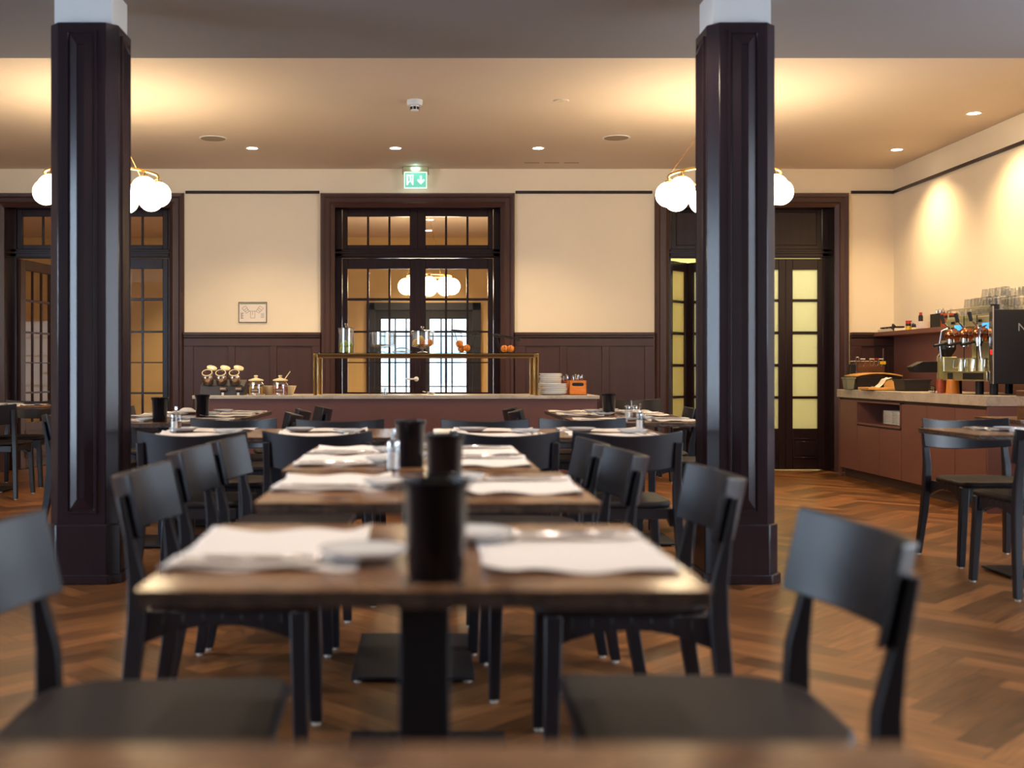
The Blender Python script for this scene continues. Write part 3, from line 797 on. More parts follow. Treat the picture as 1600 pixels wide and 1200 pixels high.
chair(-1.10, 7.25, -80, K + 'turned sideways before the jar end of the buffet, nearer of three')
chair(-1.12, 7.95, -82, K + 'turned sideways before the jar end of the buffet, middle of three')
chair(-1.02, 8.55, -78, K + 'turned sideways before the jar end of the buffet, touching distance from it')
chair(-2.17, 7.35, 90, K + 'behind the pillar on the open door side of the buffet table')
chair(-2.09, 8.65, 90, K + 'beside the glazed panes of the open double door, behind the black pot')
chair(.86, 8.42, 84, K + 'turned sideways before the buffet front below the plates, farther one')
chair(.86, 7.86, 84, K + 'turned sideways before the buffet front below the plates, nearer one')
chair(1.72, 8.40, -95, K + 'by the folding door, at the farther plate side table')
chair(1.71, 7.70, -92, K + 'by the folding door, half hidden behind the pillar')
chair(2.06, 10.98, 4, K + 'standing alone against the wood panelling beside the folding door')
chair(3.08, 6.31, 0, K + 'facing us at the table beside the coffee counter')
chair(2.96, 5.46, 180, K + 'with its back to us beside the coffee counter, at photo edge')
chair(-3.63, 9.57, 180, K + 'seen from behind at the table by the open glazed door')
chair(-3.72, 10.50, 0, K + 'facing us at the table by the open glazed door')

# ------------------------------------------------------------------ tables
TH = .75
def table(x0, x1, y0, y1, label, bases=None):
    cx, cy = (x0 + x1) / 2, (y0 + y1) / 2
    t = empty('dining_table', (cx, cy, 0)); tag(t, label, 'table', 'brown marble dining tables')
    hx, hy = (x1 - x0) / 2, (y1 - y0) / 2
    MB().box(-hx, hx, -hy, hy, TH - .003, TH).build('tabletop', M_marble, t, flat=True)
    # rough hewn edge slab
    b = MB(); rnd = random.Random(int((x0 + 9) * 977 + y0 * 131)); step = .02
    per = []
    def side(ax, ay, bx, by):
        L = math.hypot(bx - ax, by - ay); n = max(2, int(L / step))
        for i in range(n): per.append((ax + (bx - ax) * i / n, ay + (by - ay) * i / n))
    side(-hx, -hy, hx, -hy); side(hx, -hy, hx, hy); side(hx, hy, -hx, hy); side(-hx, hy, -hx, -hy)
    zs = (TH - .003, TH - .011, TH - .020, TH - .026)
    rings = []
    for k, z in enumerate(zs):
        r = []
        for (x, y) in per:
            j = (rnd.random() * .003 if k in (1, 2) else (.004 if k == 3 else .0))
            r.append(b.bm.verts.new((x * (1 - j / hx), y * (1 - j / hy), z + (rnd.uniform(-.0015, .0015) if 0 < k < 3 else 0))))
        rings.append(r)
    m = len(per)
    for A, B in zip(rings, rings[1:]):
        for i in range(m): b.bm.faces.new((A[i], A[(i + 1) % m], B[(i + 1) % m], B[i]))
    b.bm.faces.new(rings[-1])
    b.build('hewn_edge', M_edge, t, flat=True)
    for (bx, by, w, d) in (bases or [(0, 0, .22, .22)]):
        MB().box(bx - .042, bx + .042, by - .042, by + .042, .012, TH - .03).build('column', M_black, t, bevel=.004)
        MB().box(bx - .16, bx + .16, by - .16, by + .16, TH - .034, TH - .026).build('mounting_plate', M_black, t)
        bp = MB().box(bx - w, bx + w, by - d, by + d, .008, .020).build('base_plate', M_black, t, bevel=.003)
        for sx in (-1, 1):
            for sy in (-1, 1):
                MB().cyl((bx + sx * (w - .025), by + sy * (d - .025)), .014, 0, .009, 12).build('glide', M_glide, bp)
    return t
table(-.43, .385, .12, .925, 'brown marble table cut off by the bottom edge of the photo')
table(-.405, .395, 1.575, 2.25, 'foremost whole brown marble table of the centre row')
table(-.40, .40, 2.62, 3.42, 'second brown marble table of the centre row, with a black pot', [(.0, .03, .22, .22)])
table(-.445, .345, 3.47, 4.58, 'long third brown marble table of the centre row, set for four', [(0, .14, .21, .325)])
table(-1.33, -.17, 5.20, 6.00, 'crosswise brown marble table next to the pillar by the open door, below the jars', [(0, .165, .22, .16)])
table(.03, 1.15, 5.20, 6.00, 'crosswise brown marble table in front of the plate stack, holding a shaker caddy', [(0, .165, .22, .16)])
table(-2.0, -1.20, 6.62, 7.32, 'brown marble table with black pot, before the jar end of buffet, nearer one')
table(-2.0, -1.18, 7.42, 8.62, 'brown marble table with black pot and napkin plate, before buffet jar end', [(0, 0, .21, .33)])
table(.89, 1.68, 6.68, 7.42, 'brown marble table partly behind the pillar, holding salt and pepper with rod')
table(.90, 1.68, 7.62, 8.76, 'brown marble table with black pot below the orange cutlery box', [(0, 0, .165, .33)])
table(2.62, 3.82, 5.40, 6.08, 'brown marble table beside the coffee counter, with chairs at both sides', [(-.05, .165, .22, .16)])
table(3.66, 4.84, 7.02, 7.62, 'brown marble table end below the coffee machine at the photo edge')
table(-4.5, -3.30, 9.72, 10.38, 'brown marble table near the open glazed door leaf', [(0, 0, .22, .19)])

# ------------------------------------------------------------------ table settings
def mat_mesh(seed):
    r = random.Random(seed); ph = [r.uniform(0, 6.28) for _ in range(6)]
    def fn(u, v):
        x = (u - .5) * .30; y = (v - .5) * .42
        e = max(0, abs(u - .5) * 2 - .75) / .25; g = max(0, abs(v - .5) * 2 - .8) / .2
        z = .0012 + .0035 * g * (1 + math.sin(u * 11 + ph[0])) + .002 * e * (1 + math.sin(v * 9 + ph[1]))
        x += .003 * math.sin(v * 8 + ph[2]); y += .004 * g * math.sin(u * 14 + ph[3]) * (1 if v > .5 else -1)
        if u > .85 and v > .9: z += .012 * r.random() * 0 + .010 * (u - .85) / .15
        return Vector((x, y, z))
    return fn
def setting_protos():
    P = {}
    P['mat'] = [MB().sheet(mat_mesh(s), 18, 24).build('placemat', M_paper, solid=.0006, smooth=80) for s in (1, 2, 3)]
    def nap(u, v):
        return Vector(((u - .5) * .235, (v - .5) * .085, .0045 + .002 * math.sin(u * 7) * math.sin(v * 3 + 1)))
    P['napkin'] = [MB().sheet(nap, 12, 5).build('napkin', M_napkin, solid=.003, smooth=60)]
    k = MB(); poly = [(-.10, -.006), (-.005, -.005), (.0, -.009), (.08, -.009), (.105, -.002), (.10, .006), (.0, .005), (-.10, .006)]
    k.prism(poly, 0, .003); P['knife'] = [k.build('knife', M_steel, bevel=.001, seg=1)]
    f = MB(); f.prism([(-.10, -.006), (.03, -.003), (.045, -.012), (.062, -.012), (.062, .012), (.045, .012), (.03, .003), (-.10, .006)], 0, .0025)
    for i in range(4): f.box(.06, .095, -.0115 + i * .0062, -.0080 + i * .0062, .0003, .0022)
    P['fork'] = [f.build('fork', M_steel, bevel=.0008, seg=1)]
    p = empty('side_plate'); MB().lathe([(0, .003), (.038, .003), (.042, .0), (.045, .0), (.072, .014), (.0735, .0165), (.071, .0165), (.046, .006), (0, .006)], 36).build('plate_body', M_china, p, smooth=50)
    MB().lathe([(.0735, .0150), (.0742, .0168), (.0725, .0175), (.0705, .0170)], 36).build('rim', M_chinab, p)
    P['plate'] = [p]
    return P
SP = setting_protos(); cnt = {}
def inst(kind, x, y, z, ang, label, cat, group, i=None):
    n = cnt.get(kind, 0); cnt[kind] = n + 1
    L = SP[kind]
    o = L[n] if n < len(L) else copy_tree(L[(n if i is None else i) % len(L)])
    o.location = (x, y, z); o.rotation_euler = (0, 0, ang); tag(o, label, cat, group)
    return o
rs = random.Random(11)
def setting(x, y, deg, where, parts='mnkfp'):
    """place setting; deg = direction the diner faces (0 = +x). Mat short side along it; cutlery at the diner's hand side, plate beyond."""
    a = math.radians(deg); ca, sa = math.cos(a), math.sin(a)
    j = rs.uniform(-2, 2)
    def W(fx, ry): return x + ca * fx + sa * ry, y + sa * fx - ca * ry      # fx forward, ry to the diner's right
    if 'm' in parts: inst('mat', x, y, TH, a + math.radians(j), 'white paper placemat ' + where, 'placemat', 'paper placemats')
    if 'n' in parts:
        q = W(-.03, .150); inst('napkin', q[0], q[1], TH + .001, a + math.radians(rs.uniform(-5, 5)), 'folded white napkin under cutlery ' + where, 'napkin', 'folded napkins')
    if 'k' in parts:
        q = W(-.03, .163); inst('knife', q[0], q[1], TH + .0095, a + math.radians(rs.uniform(-4, 4)), 'steel knife on napkin ' + where, 'knife', 'table knives')
    if 'f' in parts:
        q = W(.0, .135); inst('fork', q[0], q[1], TH + .0095, a + math.radians(rs.uniform(-8, 3)), 'steel fork on napkin ' + where, 'fork', 'table forks')
    if 'p' in parts:
        q = W(.155, .115); inst('plate', q[0], q[1], TH + .005, 0, 'white side plate with shade-tinted rim ' + where, 'plate', 'side plates')
C, Pn = 'coffee side', 'plan side'
setting(-.255, 1.93, 0, 'on foremost centre table, evacuation plan side')
setting(.235, 1.91, 180, 'on foremost centre table, coffee counter side')
setting(-.25, 3.07, 0, 'on second centre table, evacuation plan side')
setting(.24, 3.00, 180, 'on second centre table, coffee counter side')
setting(-.285, 3.83, 0, 'on third centre table, plan side near end')
setting(-.285, 4.32, 0, 'on third centre table, plan side buffet end')
setting(.185, 3.80, 180, 'on third centre table, coffee side near end')
setting(.185, 4.30, 180, 'on third centre table, coffee side buffet end')
setting(-1.08, 5.37, 90, 'on crosswise table below jars, near outer seat')
setting(-.50, 5.37, 90, 'on crosswise table below jars, near aisle seat')
setting(-1.10, 5.83, -90, 'on crosswise table below jars, far outer seat')
setting(-.52, 5.83, -90, 'on crosswise table below jars, far aisle seat')
setting(.36, 5.37, 90, 'on crosswise table below plates, near aisle seat')
setting(.88, 5.37, 90, 'on crosswise table below plates, near pillar seat')
setting(.34, 5.83, -90, 'on crosswise table below plates, far aisle seat')
setting(.88, 5.83, -90, 'on crosswise table below plates, far pillar seat')
setting(-1.84, 6.97, 0, 'on nearer jar end table, door side')
setting(-1.36, 6.97, 180, 'on nearer jar end table, aisle side')
setting(-1.84, 7.76, 0, 'on farther jar end table, near door seat')
setting(-1.35, 7.74, 180, 'on farther jar end table, near aisle seat')
setting(-1.84, 8.28, 0, 'on farther jar end table, far door seat')
setting(-1.35, 8.27, 180, 'on farther jar end table, far aisle seat')
setting(1.06, 7.05, 0, 'on nearer plate end table, aisle side')
setting(1.50, 7.05, 180, 'on nearer plate end table, folding door side')
setting(1.06, 7.92, 0, 'on farther plate end table, near aisle seat')
setting(1.06, 8.45, 0, 'on farther plate end table, far aisle seat')
setting(1.52, 7.92, 180, 'on farther plate end table, near folding door seat')
setting(1.52, 8.45, 180, 'on farther plate end table, far folding door seat')
setting(3.05, 5.90, -90, 'on coffee counter table, far seat')
setting(3.12, 5.58, 90, 'on coffee counter table, near seat', 'mp')
setting(-3.75, 9.88, 90, 'on table by open door, near seat')
setting(-3.65, 10.22, -90, 'on table by open door, far seat')

# plate with a crumpled napkin on the farther jar table
t = empty('napkin_plate', (U(291, 8.0), 8.02, TH + .001)); tag(t, 'white plate with a crumpled napkin beside the black pot below the jars', 'plate')
MB().lathe([(0, 0), (.05, 0), (.10, .018), (.10, .021), (.05, .005), (0, .005)], 28).build('plate_body', M_china, t)
def crum(u, v):
    a = u * 2 * math.pi; r = .055 * v * (1 + .25 * math.sin(3 * a)); return Vector((r * math.cos(a), r * .7 * math.sin(a), .016 + .028 * (1 - v * v) * (1 + .4 * math.sin(5 * a) * v)))
MB().sheet(crum, 20, 5).build('crumpled_napkin', M_napkin, t, solid=.001)

# ------------------------------------------------------------------ black pots and shakers
def make_pot():
    p = empty('table_pot')
    MB().lathe([(0, .0), (.0395, 0), (.0415, .004), (.0465, .130), (.0505, .136), (.0515, .146), (.0470, .147), (.0450, .135), (.0385, .012), (0, .012)], 36).build('pot_body', M_gloss, p, smooth=45)
    MB().tube([(.0508 * math.cos(2 * math.pi * i / 36), .0508 * math.sin(2 * math.pi * i / 36), .1455) for i in range(36)], .0022, 6, True).build('rim', M_gloss, p)
    return p
P0 = make_pot(); first = [True]
def pot(x, y, label):
    p = P0 if first[0] else copy_tree(P0); first[0] = False
    p.location = (x, y, TH); tag(p, label, 'pot', 'black table pots')
pot(.012, 1.66, 'glossy black pot at the front edge of the foremost centre table')
pot(.042, 2.83, 'glossy black pot on the second centre table')
pot(-.055, 3.62, 'glossy black pot on the long third centre table')
pot(-1.60, 6.80, 'glossy black pot on the nearer jar end table, next to the glazed door panes')
pot(-1.50, 7.58, 'glossy black pot in front of the jar end of the buffet top')
pot(1.258, 7.90, 'glossy black pot at the end of the buffet, near the orange cutlery box')
def shaker_set(x, y, rz, label, ring=False, cat='shaker set', sc=1):
    s = empty('shaker_caddy', (x, y, TH), rz); tag(s, label, cat)
    b = MB().box(-.042, .042, -.020, .020, 0, .004).rod((0, 0, 0), (0, 0, .112), .003)
    if ring: b.tube([(.016 * math.cos(i * math.pi / 8), 0, .118 + .016 * math.sin(i * math.pi / 8)) for i in range(16)], .003, 6, True)
    else: b.cyl((0, 0), .005, .112, .125, 10)
    b.build('caddy_stand', M_chrome, s)
    for sx, fill in ((-1, M_paper), (1, M_muesli)):
        j = MB().lathe([(0, .004), (.0175, .004), (.0175, .075), (.014, .080), (0, .080)], 18, (sx * .022, 0, 0)).build('shaker_jar', M_glass, s)
        MB().cyl((sx * .022, 0), .0150, .007, .052, 16).build('seasoning', fill, j)
        MB().lathe([(0, .095), (.012, .093), (.0165, .086), (.0165, .076), (0, .076)], 16, (sx * .022, 0, 0)).build('shaker_cap', M_chrome, j)
    return s
shaker_set(U(986.5, 6.95), 6.95, .0, 'salt and pepper shakers with a steel rod on the table beside the pillar')
shaker_set(1.09, 5.83, 1.2, 'glass shaker caddy with ring handle on the crosswise table by the pillar', True)
shaker_set(-1.25, 5.66, 1.35, 'glass shaker caddy on the crosswise table below the jars', False)
shaker_set(-.105, 3.50, 1.45, 'glass shaker caddy next to the pot on the long third centre table')
# ------------------------------------------------------------------ buffet
BY0, BY1, BZ = 9.40, 10.12, .852
bx0, bx1 = U(300, BY0), U(937, BY0)
bf = empty('buffet_counter', ((bx0 + bx1) / 2, (BY0 + BY1) / 2, 0)); tag(bf, 'long low buffet counter with plum brown front before the glazed double door', 'counter')
hw = (bx1 - bx0) / 2; hd = (BY1 - BY0) / 2
MB().box(-hw + .03, hw - .02, -hd + .02, hd - .02, .08, BZ - .028).build('cabinet', M_plum, bf, bevel=.003)
MB().box(-hw + .08, hw - .08, -hd + .07, hd - .07, 0, .08).build('toe_kick', M_toe, bf)
MB().box(-hw, hw, -hd, hd, BZ - .028, BZ).build('stone_top', M_light, bf, bevel=.003)
MB().box(-hw + .032, -hw + .045, -hd + .012, -hd + .02, .10, BZ - .03).build('edge_strip', M_trim, bf)

# gantry
GZ = Z(552.5, 9.5)
gx0, gx1 = U(490, 9.5), U(841, 9.5); gy0, gy1 = 9.5, 9.92
g = empty('serving_shelf', ((gx0 + gx1) / 2, gy0, BZ)); tag(g, 'brass framed glass serving shelf standing on the buffet', 'shelf')
cx = (gx0 + gx1) / 2; L = (gx1 - gx0) / 2; t = .034; hz = GZ - BZ; dd = gy1 - gy0
for sx in (-1, 1):
    for y in (0, dd):
        pst = MB().box(sx * (L - t / 2) - t / 2, sx * (L - t / 2) + t / 2, y - t / 2, y + t / 2, 0, hz).build('post', M_brass, g, bevel=.002)
        MB().box(sx * (L - t / 2) - t * .12, sx * (L - t / 2) + t * .22, y - t / 2 - .001, y - t / 2 + .002, 0, hz - .03).build('groove', M_bronze, pst, flat=True)
    MB().box(sx * (L - t / 2) - t / 2, sx * (L - t / 2) + t / 2, t / 2, dd - t / 2, hz - t, hz - .002).build('side_rail', M_brass, g, bevel=.002)
for y in (0, dd):
    lr = MB().box(-L + t, L - t, y - t / 2, y + t / 2, hz - t, hz - .001).build('long_rail', M_bronze, g, bevel=.002)
    MB().box(-L + t, L - t, y - t / 2 - .002, y - t / 2 + .004, hz - t - .001, hz - t + .004).box(-L + t, L - t, y - t / 2 - .002, y - t / 2 + .004, hz - .006, hz).build('bright_edge', M_brass, lr, flat=True)
MB().box(-L + .01, L - .01, -t / 2 + .004, dd + t / 2 - .004, hz, hz + .008).build('glass_shelf', M_shelfg, g, flat=True)
GZ += .008

def knob_lid(b, r, z):
    b.lathe([(0, z), (r + .005, z), (r + .005, z + .006), (r * .6, z + .014), (.010, z + .020), (.008, z + .028), (.016, z + .036), (.014, z + .046), (0, z + .050)], 28)
def wall_glass(b, r, h, z0=0, th=.004, r1=None):
    r1 = r1 or r
    b.lathe([(0, z0), (r, z0), (r1, z0 + h), (r1 - th, z0 + h), (r - th, z0 + th), (0, z0 + th)], 32)
GY = 9.70
# tall lidded jar with limes
j = empty('lidded_glass_jar', (U(541, GY), GY, GZ)); tag(j, 'tall lidded glass jar of limes at the end of the serving shelf', 'jar')
b = MB(); wall_glass(b, .066, .205); b.build('jar_body', M_glass, j)
b = MB(); knob_lid(b, .066, .206); b.build('lid', M_glass, j)
def fruit(kind, m, r, x, y, z, label, group, cat):
    f = FR.get(kind)
    if f is None:
        f = FR[kind] = empty(kind)
        MB().ball((0, 0, 0), r, 20, 12, 1.0).build('skin', m, f)
        MB().lathe([(0, r * .97), (r * .12, r * .985), (0, r * 1.03)], 8).build('stem_end', M_lime if kind != 'lime' else M_board, f)
        o = f
    else: o = copy_tree(f)
    o.location = (x, y, z); o.rotation_euler = (rs.uniform(0, 2), rs.uniform(0, 2), rs.uniform(0, 6)); tag(o, label, cat, group)
FR = {}
jx = U(541, GY)
for dx, dy, dz, nm in ((-.032, -.01, .030, 'at the bottom on the jar stand side'), (.026, -.022, .030, 'at the bottom in front'), (.008, .034, .030, 'at the bottom behind'), (.030, .016, .075, 'in the upper layer on the bowl side'), (-.012, -.006, .082, 'topmost in front'), (-.028, .028, .070, 'in the upper layer behind')):
    fruit('lime', M_lime, .026, jx + dx, GY + dy, GZ + dz, 'yellow-green lime in the tall lidded jar, ' + nm, 'limes in the tall jar', 'lime')
# open footed bowl
def footed(px, r, label, lid):
    x = U(px, GY)
    o = empty('footed_glass_bowl', (x, GY, GZ)); tag(o, label, 'bowl')
    b = MB(); b.lathe([(0, 0), (.048, 0), (.045, .006), (.012, .014), (.010, .034), (.03, .046), (r * .9, .054), (r, .070), (r, .178), (r - .004, .178), (r - .005, .074), (0, .058)], 32)
    b.build('bowl_body', M_glass, o)
    if lid:
        b = MB(); knob_lid(b, r, .180); b.build('lid', M_glass, o)
    return x
footed(598, .108, 'empty footed glass bowl on the serving shelf', False)
x = footed(660, .098, 'lidded footed glass bowl of citrus fruit on the serving shelf', True)
for dx, dy, dz, k, nm in ((-.055, 0, .088, 'lemon', 'at its jar side'), (.058, .0, .088, 'orange', 'at its basket side'), (-.018, -.02, .118, 'lemon', 'on top'), (.008, .0, .086, 'orange', 'in the middle'), (0, .055, .088, 'lemon', 'at the back')):
    fruit(k, M_lemon if k == 'lemon' else M_orange, .031, x + dx, GY + dy, GZ + dz, ('yellow lemon' if k == 'lemon' else 'small orange') + ' in the lidded footed glass bowl, ' + nm, k + 's in the footed bowl', k)
o = empty('glass_cake_dome', (U(628, GY), GY - .08, GZ)); tag(o, 'low glass dish with knobbed cover between the two footed glass bowls', 'dish')
MB().lathe([(0, 0), (.07, 0), (.085, .012), (.08, .014), (0, .005)], 28).build('dish', M_glass, o)
MB().lathe([(.066, .014), (.064, .032), (.03, .044), (.006, .048), (.010, .062), (0, .066)], 28).build('cover', M_glass, o)
# wire baskets with oranges
def basket(px, w, h, tilt, wb, label):
    x = U(px, GY); o = empty('wire_basket', (x, GY, GZ)); tag(o, label, 'basket')
    b = MB(); n = 30; R = w / 2
    rim = [(R * math.cos(2 * math.pi * i / n), R * .8 * math.sin(2 * math.pi * i / n), h + tilt * math.cos(2 * math.pi * i / n)) for i in range(n)]
    b.tube(rim, .0042, 6, True); b.tube([(p[0] * wb, p[1] * wb, .005) for p in rim], .003, 6, True)
    b.tube([(p[0] * .995, p[1] * .995, p[2] - .016) for p in rim], .002, 6, True)
    b.build('rim', M_dk, o)
    b = MB()
    for i in range(0, n, 3):
        p = rim[i]; b.rod(p, (p[0] * wb, p[1] * wb, .005), .0016, 5)
    for i in range(-2, 3): b.rod((i * R * wb * .4, -R * wb * .7, .004), (i * R * wb * .4, R * wb * .7, .004), .0016, 5)
    b.build('wire', M_dk, o)
    return x
x = basket(727, .235, .185, -.012, .45, 'tall black wire basket of three oranges on the serving shelf')
for dx, dy, dz, nm in ((-.050, 0, .078, 'topmost one'), (.012, -.012, .042, 'lower front one'), (-.030, .035, .038, 'lowest one at the back')):
    fruit('orange', M_orange, .036, x + dx, GY + dy, GZ + dz, 'ripe orange in the tall black wire basket, ' + nm, 'oranges in the tall basket', 'orange')
x = basket(792, .235, .14, -.02, .5, 'low black wire basket of two oranges at the end of the serving shelf')
for dx, dy, dz, nm in ((-.022, -.01, .036, 'towards the tall basket'), (.032, -.01, .036, 'towards the shelf end')):
    fruit('orange', M_orange, .030, x + dx, GY + dy, GZ + dz, 'ripe orange in the low black wire basket, ' + nm, 'oranges in the low basket', 'orange')
# under the shelf
o = empty('drinking_glass', (U(601, 9.56), 9.56, BZ)); tag(o, 'small drinking glass with picks on the buffet top under the shelf', 'glass')
b = MB(); wall_glass(b, .024, .062, 0, .002, .030); b.build('glass_body', M_glass, o)
b = MB()
for i in range(4): b.rod((0, 0, .004), (.016 * math.cos(i * 1.7), .016 * math.sin(i * 1.7), .07), .0014, 5)
b.build('pick', M_steel, o)
o = empty('sugar_packet_heap', (U(671, 9.56), 9.56, BZ)); tag(o, 'small heap of white sugar packets on the buffet top under the shelf', 'sugar packets', kind='stuff')
b = MB()
for i in range(9): b.box(-.018, .018, -.008, .008, 0, .004, T(rs.uniform(-.045, .045), rs.uniform(-.02, .02), .003 + .003 * i) @ RZ(rs.uniform(0, 3)) @ RY(rs.uniform(-.25, .25)))
o2 = b.build('packet', M_cloth, o); tag(o2, kind='stuff')

# jar stand with three tilted jars
sx0, sx1 = U(315, 9.62), U(383.5, 9.62); sc = (sx0 + sx1) / 2; hs = (sx1 - sx0) / 2
s = empty('jar_stand', (sc, 9.62, BZ)); tag(s, 'navy display stand holding three tilted jars on the buffet', 'stand')
b = MB()
b.hexa([Vector(p) for p in ((-hs, -.09, 0), (hs, -.09, 0), (hs, .10, 0), (-hs, .10, 0), (-hs, -.06, .075), (hs, -.06, .075), (hs, .10, .13), (-hs, .10, .13))])
b.build('stand_body', M_navy, s, bevel=.004)
for px in (349, 373):
    x = U(px, 9.55) - sc
    MB().box(-.028, .028, -.003, .003, .030, .060, T(x, -.09, .01)).build('wooden_tag', M_brownboard, s)
    MB().box(-.022, .022, -.0045, -.003, .046, .049, T(x, -.09, .01)).box(-.022, .022, -.0045, -.003, .040, .042, T(x, -.09, .01)).box(-.009, .009, -.012, .004, .0, .022, T(x, -.09, .0)).build('tag_clip', M_cloth, s)
j0 = None
for i, (px, nm) in enumerate(((326, 'outermost of three'), (347, 'middle of three'), (368, 'beside the tall jars'))):
    x = U(px, 9.6)
    if j0 is None:
        j = j0 = empty('storage_jar')
        Mx = RX(math.radians(38))
        b = MB(); b.lathe([(0, 0), (.047, 0), (.050, .006), (.050, .085), (.040, .098), (.040, .112), (.036, .112), (.036, .096), (.046, .083), (.046, .006), (0, .005)], 28, M=Mx); b.build('jar_body', M_glass, j)
        MB().lathe([(0, .008), (.044, .008), (.044, .05), (0, .055)], 20, M=Mx).build('contents', M_muesli, j)
        MB().tube([tuple(Mx @ Vector((.041 * math.cos(a * math.pi / 12), .041 * math.sin(a * math.pi / 12), .110))) for a in range(24)], .004, 6, True).build('rubber_ring', M_butter, j)
        Ml = T(.022, .03, .125) @ RY(math.radians(16)) @ RX(math.radians(22))
        MB().lathe([(0, .012), (.030, .012), (.043, .006), (.043, -.004), (.038, -.004), (.034, .004), (0, .004)], 24, M=Ml).build('lid', M_butter, j)
    else: j = copy_tree(j0)
    j.location = (x, 9.60, BZ + .102); tag(j, 'tilted open clip-lid jar of muesli on the navy stand, ' + nm, 'jar', 'tilted muesli jars')
# two lidded jars with tags
def ljar(px, fill, label, spoon):
    x = U(px, 9.58); j = empty('lidded_glass_jar', (x, 9.58, BZ)); tag(j, label, 'jar')
    b = MB(); b.lathe([(0, 0), (.060, 0), (.066, .008), (.066, .09), (.052, .112), (.050, .118), (.046, .118), (.048, .11), (.062, .088), (.062, .008), (0, .006)], 30); b.build('jar_body', M_glass, j)
    MB().lathe([(0, .009), (.060, .009), (.061, .07), (0, .08)], 24).build('contents', fill, j)
    MB().lathe([(0, .120), (.064, .120), (.062, .130), (.02, .142), (.010, .148), (.018, .158), (.015, .166), (0, .168)], 28).build('lid', M_butter, j)
    MB().box(-.034, .034, -.074, -.070, .020, .056).build('wooden_tag', M_brownboard, j)
    MB().box(-.026, .026, -.0755, -.074, .042, .045).box(-.026, .026, -.0755, -.074, .034, .036).box(-.010, .010, -.080, -.068, .0, .016).build('tag_clip', M_cloth, j)
    if spoon: MB().rod((.03, 0, .125), (.085, -.01, .20), .004, 8).build('spoon', M_butter, j)
ljar(400, M_yellowc, 'lidded glass jar of yellow cereal flakes on the buffet', False)
ljar(438, M_pinkc, 'lidded glass jar of red dried fruit with a spoon on the buffet', True)
for px, nm in ((420, 'cream ceramic bowl between the two lidded cereal jars'), (452, 'cream ceramic bowl beside the dried fruit jar, towards the brass frame')):
    o = MB().lathe([(0, 0), (.030, 0), (.034, .006), (.062, .078), (.058, .078), (.030, .010), (0, .008)], 28).build('ceramic_bowl', M_butter, loc=(U(px, 9.66), 9.66, BZ)); tag(o, nm, 'bowl', 'ceramic bowls')

# stacked dinner plates
pl0 = MB().lathe([(0, 0), (.075, 0), (.11, .010), (.122, .016), (.121, .019), (.108, .014), (.074, .004), (0, .004)], 36).build('dinner_plate', M_china, smooth=50)
fst = True
for (px, D, n, r, nm) in ((860.5, 9.86, 22, .80, 'taller plate stack by the brass post'), (863.5, 9.60, 11, 1.0, 'low front plate stack by the orange box')):
    for k in range(n):
        o = pl0 if fst else pl0.copy()
        if not fst: COL.objects.link(o)
        fst = False
        o.location = (U(px, D) + rs.uniform(-.005, .005), D + rs.uniform(-.004, .004), BZ + .0078 * k); o.scale = (r, r, 1)
        tag(o, 'white plate, %s from the top in the %s' % (ORD[n - 1 - k], nm), 'plate', 'plates in the ' + nm)

def cutlery_box(x, y, z, rz, w, d, h, m, label, n, seed, side=None):
    o = empty('cutlery_box', (x, y, z), rz); tag(o, label, 'box')
    b = MB(); t = .009
    b.box(-w, w, -d, -d + t, 0, h).box(-w, w, d - t, d, 0, h).box(-w, -w + t, -d, d, 0, h).box(w - t, w, -d, d, 0, h).box(-w, w, -d, d, 0, .008)
    b.build('wooden_box', m, o, bevel=.0015)
    if side: MB().box(-w - .002, -w, -d, d, 0, h).build('side_panel', side, o)
    # finger joints and the oval hand hole
    b = MB()
    for sx in (-1, 1):
        for k in range(7): b.box(sx * w - .006 * (sx > 0) - .0005, sx * w + .006 * (sx < 0) + .0005, -d - .0008, -d + .004, h * (k + .2) / 7.2, h * (k + .65) / 7.2)
    b.build('finger_joint', M_brownboard, o, flat=True)
    pts = [(.035 * (1 if i < 8 else -1) + .014 * math.cos(math.pi * (i - 4) / 8 if i < 8 else math.pi * (i - 4) / 8), .014 * math.sin(math.pi * (i - 4) / 8)) for i in range(16)]
    b = MB(); lo = [b.bm.verts.new((p[0], -d - .0012, h * .74 + p[1])) for p in pts]; hi = [b.bm.verts.new((p[0], -d - .0002, h * .74 + p[1])) for p in pts]
    b.bm.faces.new(lo); b.bm.faces.new(hi[::-1])
    for i in range(16): b.bm.faces.new((lo[i], hi[i], hi[(i + 1) % 16], lo[(i + 1) % 16]))
    b.build('hand_hole', M_dk, o, flat=True)
    rr = random.Random(seed)
    return o, rr
def cutlery_in(x, y, z, w, d, h, n, rr, label, group, rz=0):
    k0 = None
    for i in range(n):
        if k0 is None:
            k0 = MB().box(-.0045, .0045, -.0015, .0015, 0, .10).lathe([(0, .10), (.008, .105), (.011, .125), (.007, .145), (0, .15)], 10, sy=.3).build('table_cutlery', M_steel, bevel=.0008, seg=1); k = k0
        else:
            k = k0.copy(); COL.objects.link(k)
        lx, ly = rr.uniform(-w, w), rr.uniform(-d, d)
        k.location = (x + lx * math.cos(rz) - ly * math.sin(rz), y + ly * math.cos(rz) + lx * math.sin(rz), z + .012)
        k.rotation_euler = (rr.uniform(-.12, .12), rr.uniform(-.15, .15), rr.uniform(0, 3)); k.scale = (1, 1, rr.uniform(1.0, 1.12))
        tag(k, label, 'cutlery', group)
bxx = U(903, 9.55)
o, rr = cutlery_box(bxx, 9.62, BZ, 0, .076, .07, .122, M_orangew, 'orange wooden box of cutlery with a hand hole at the buffet end', 0, 3)
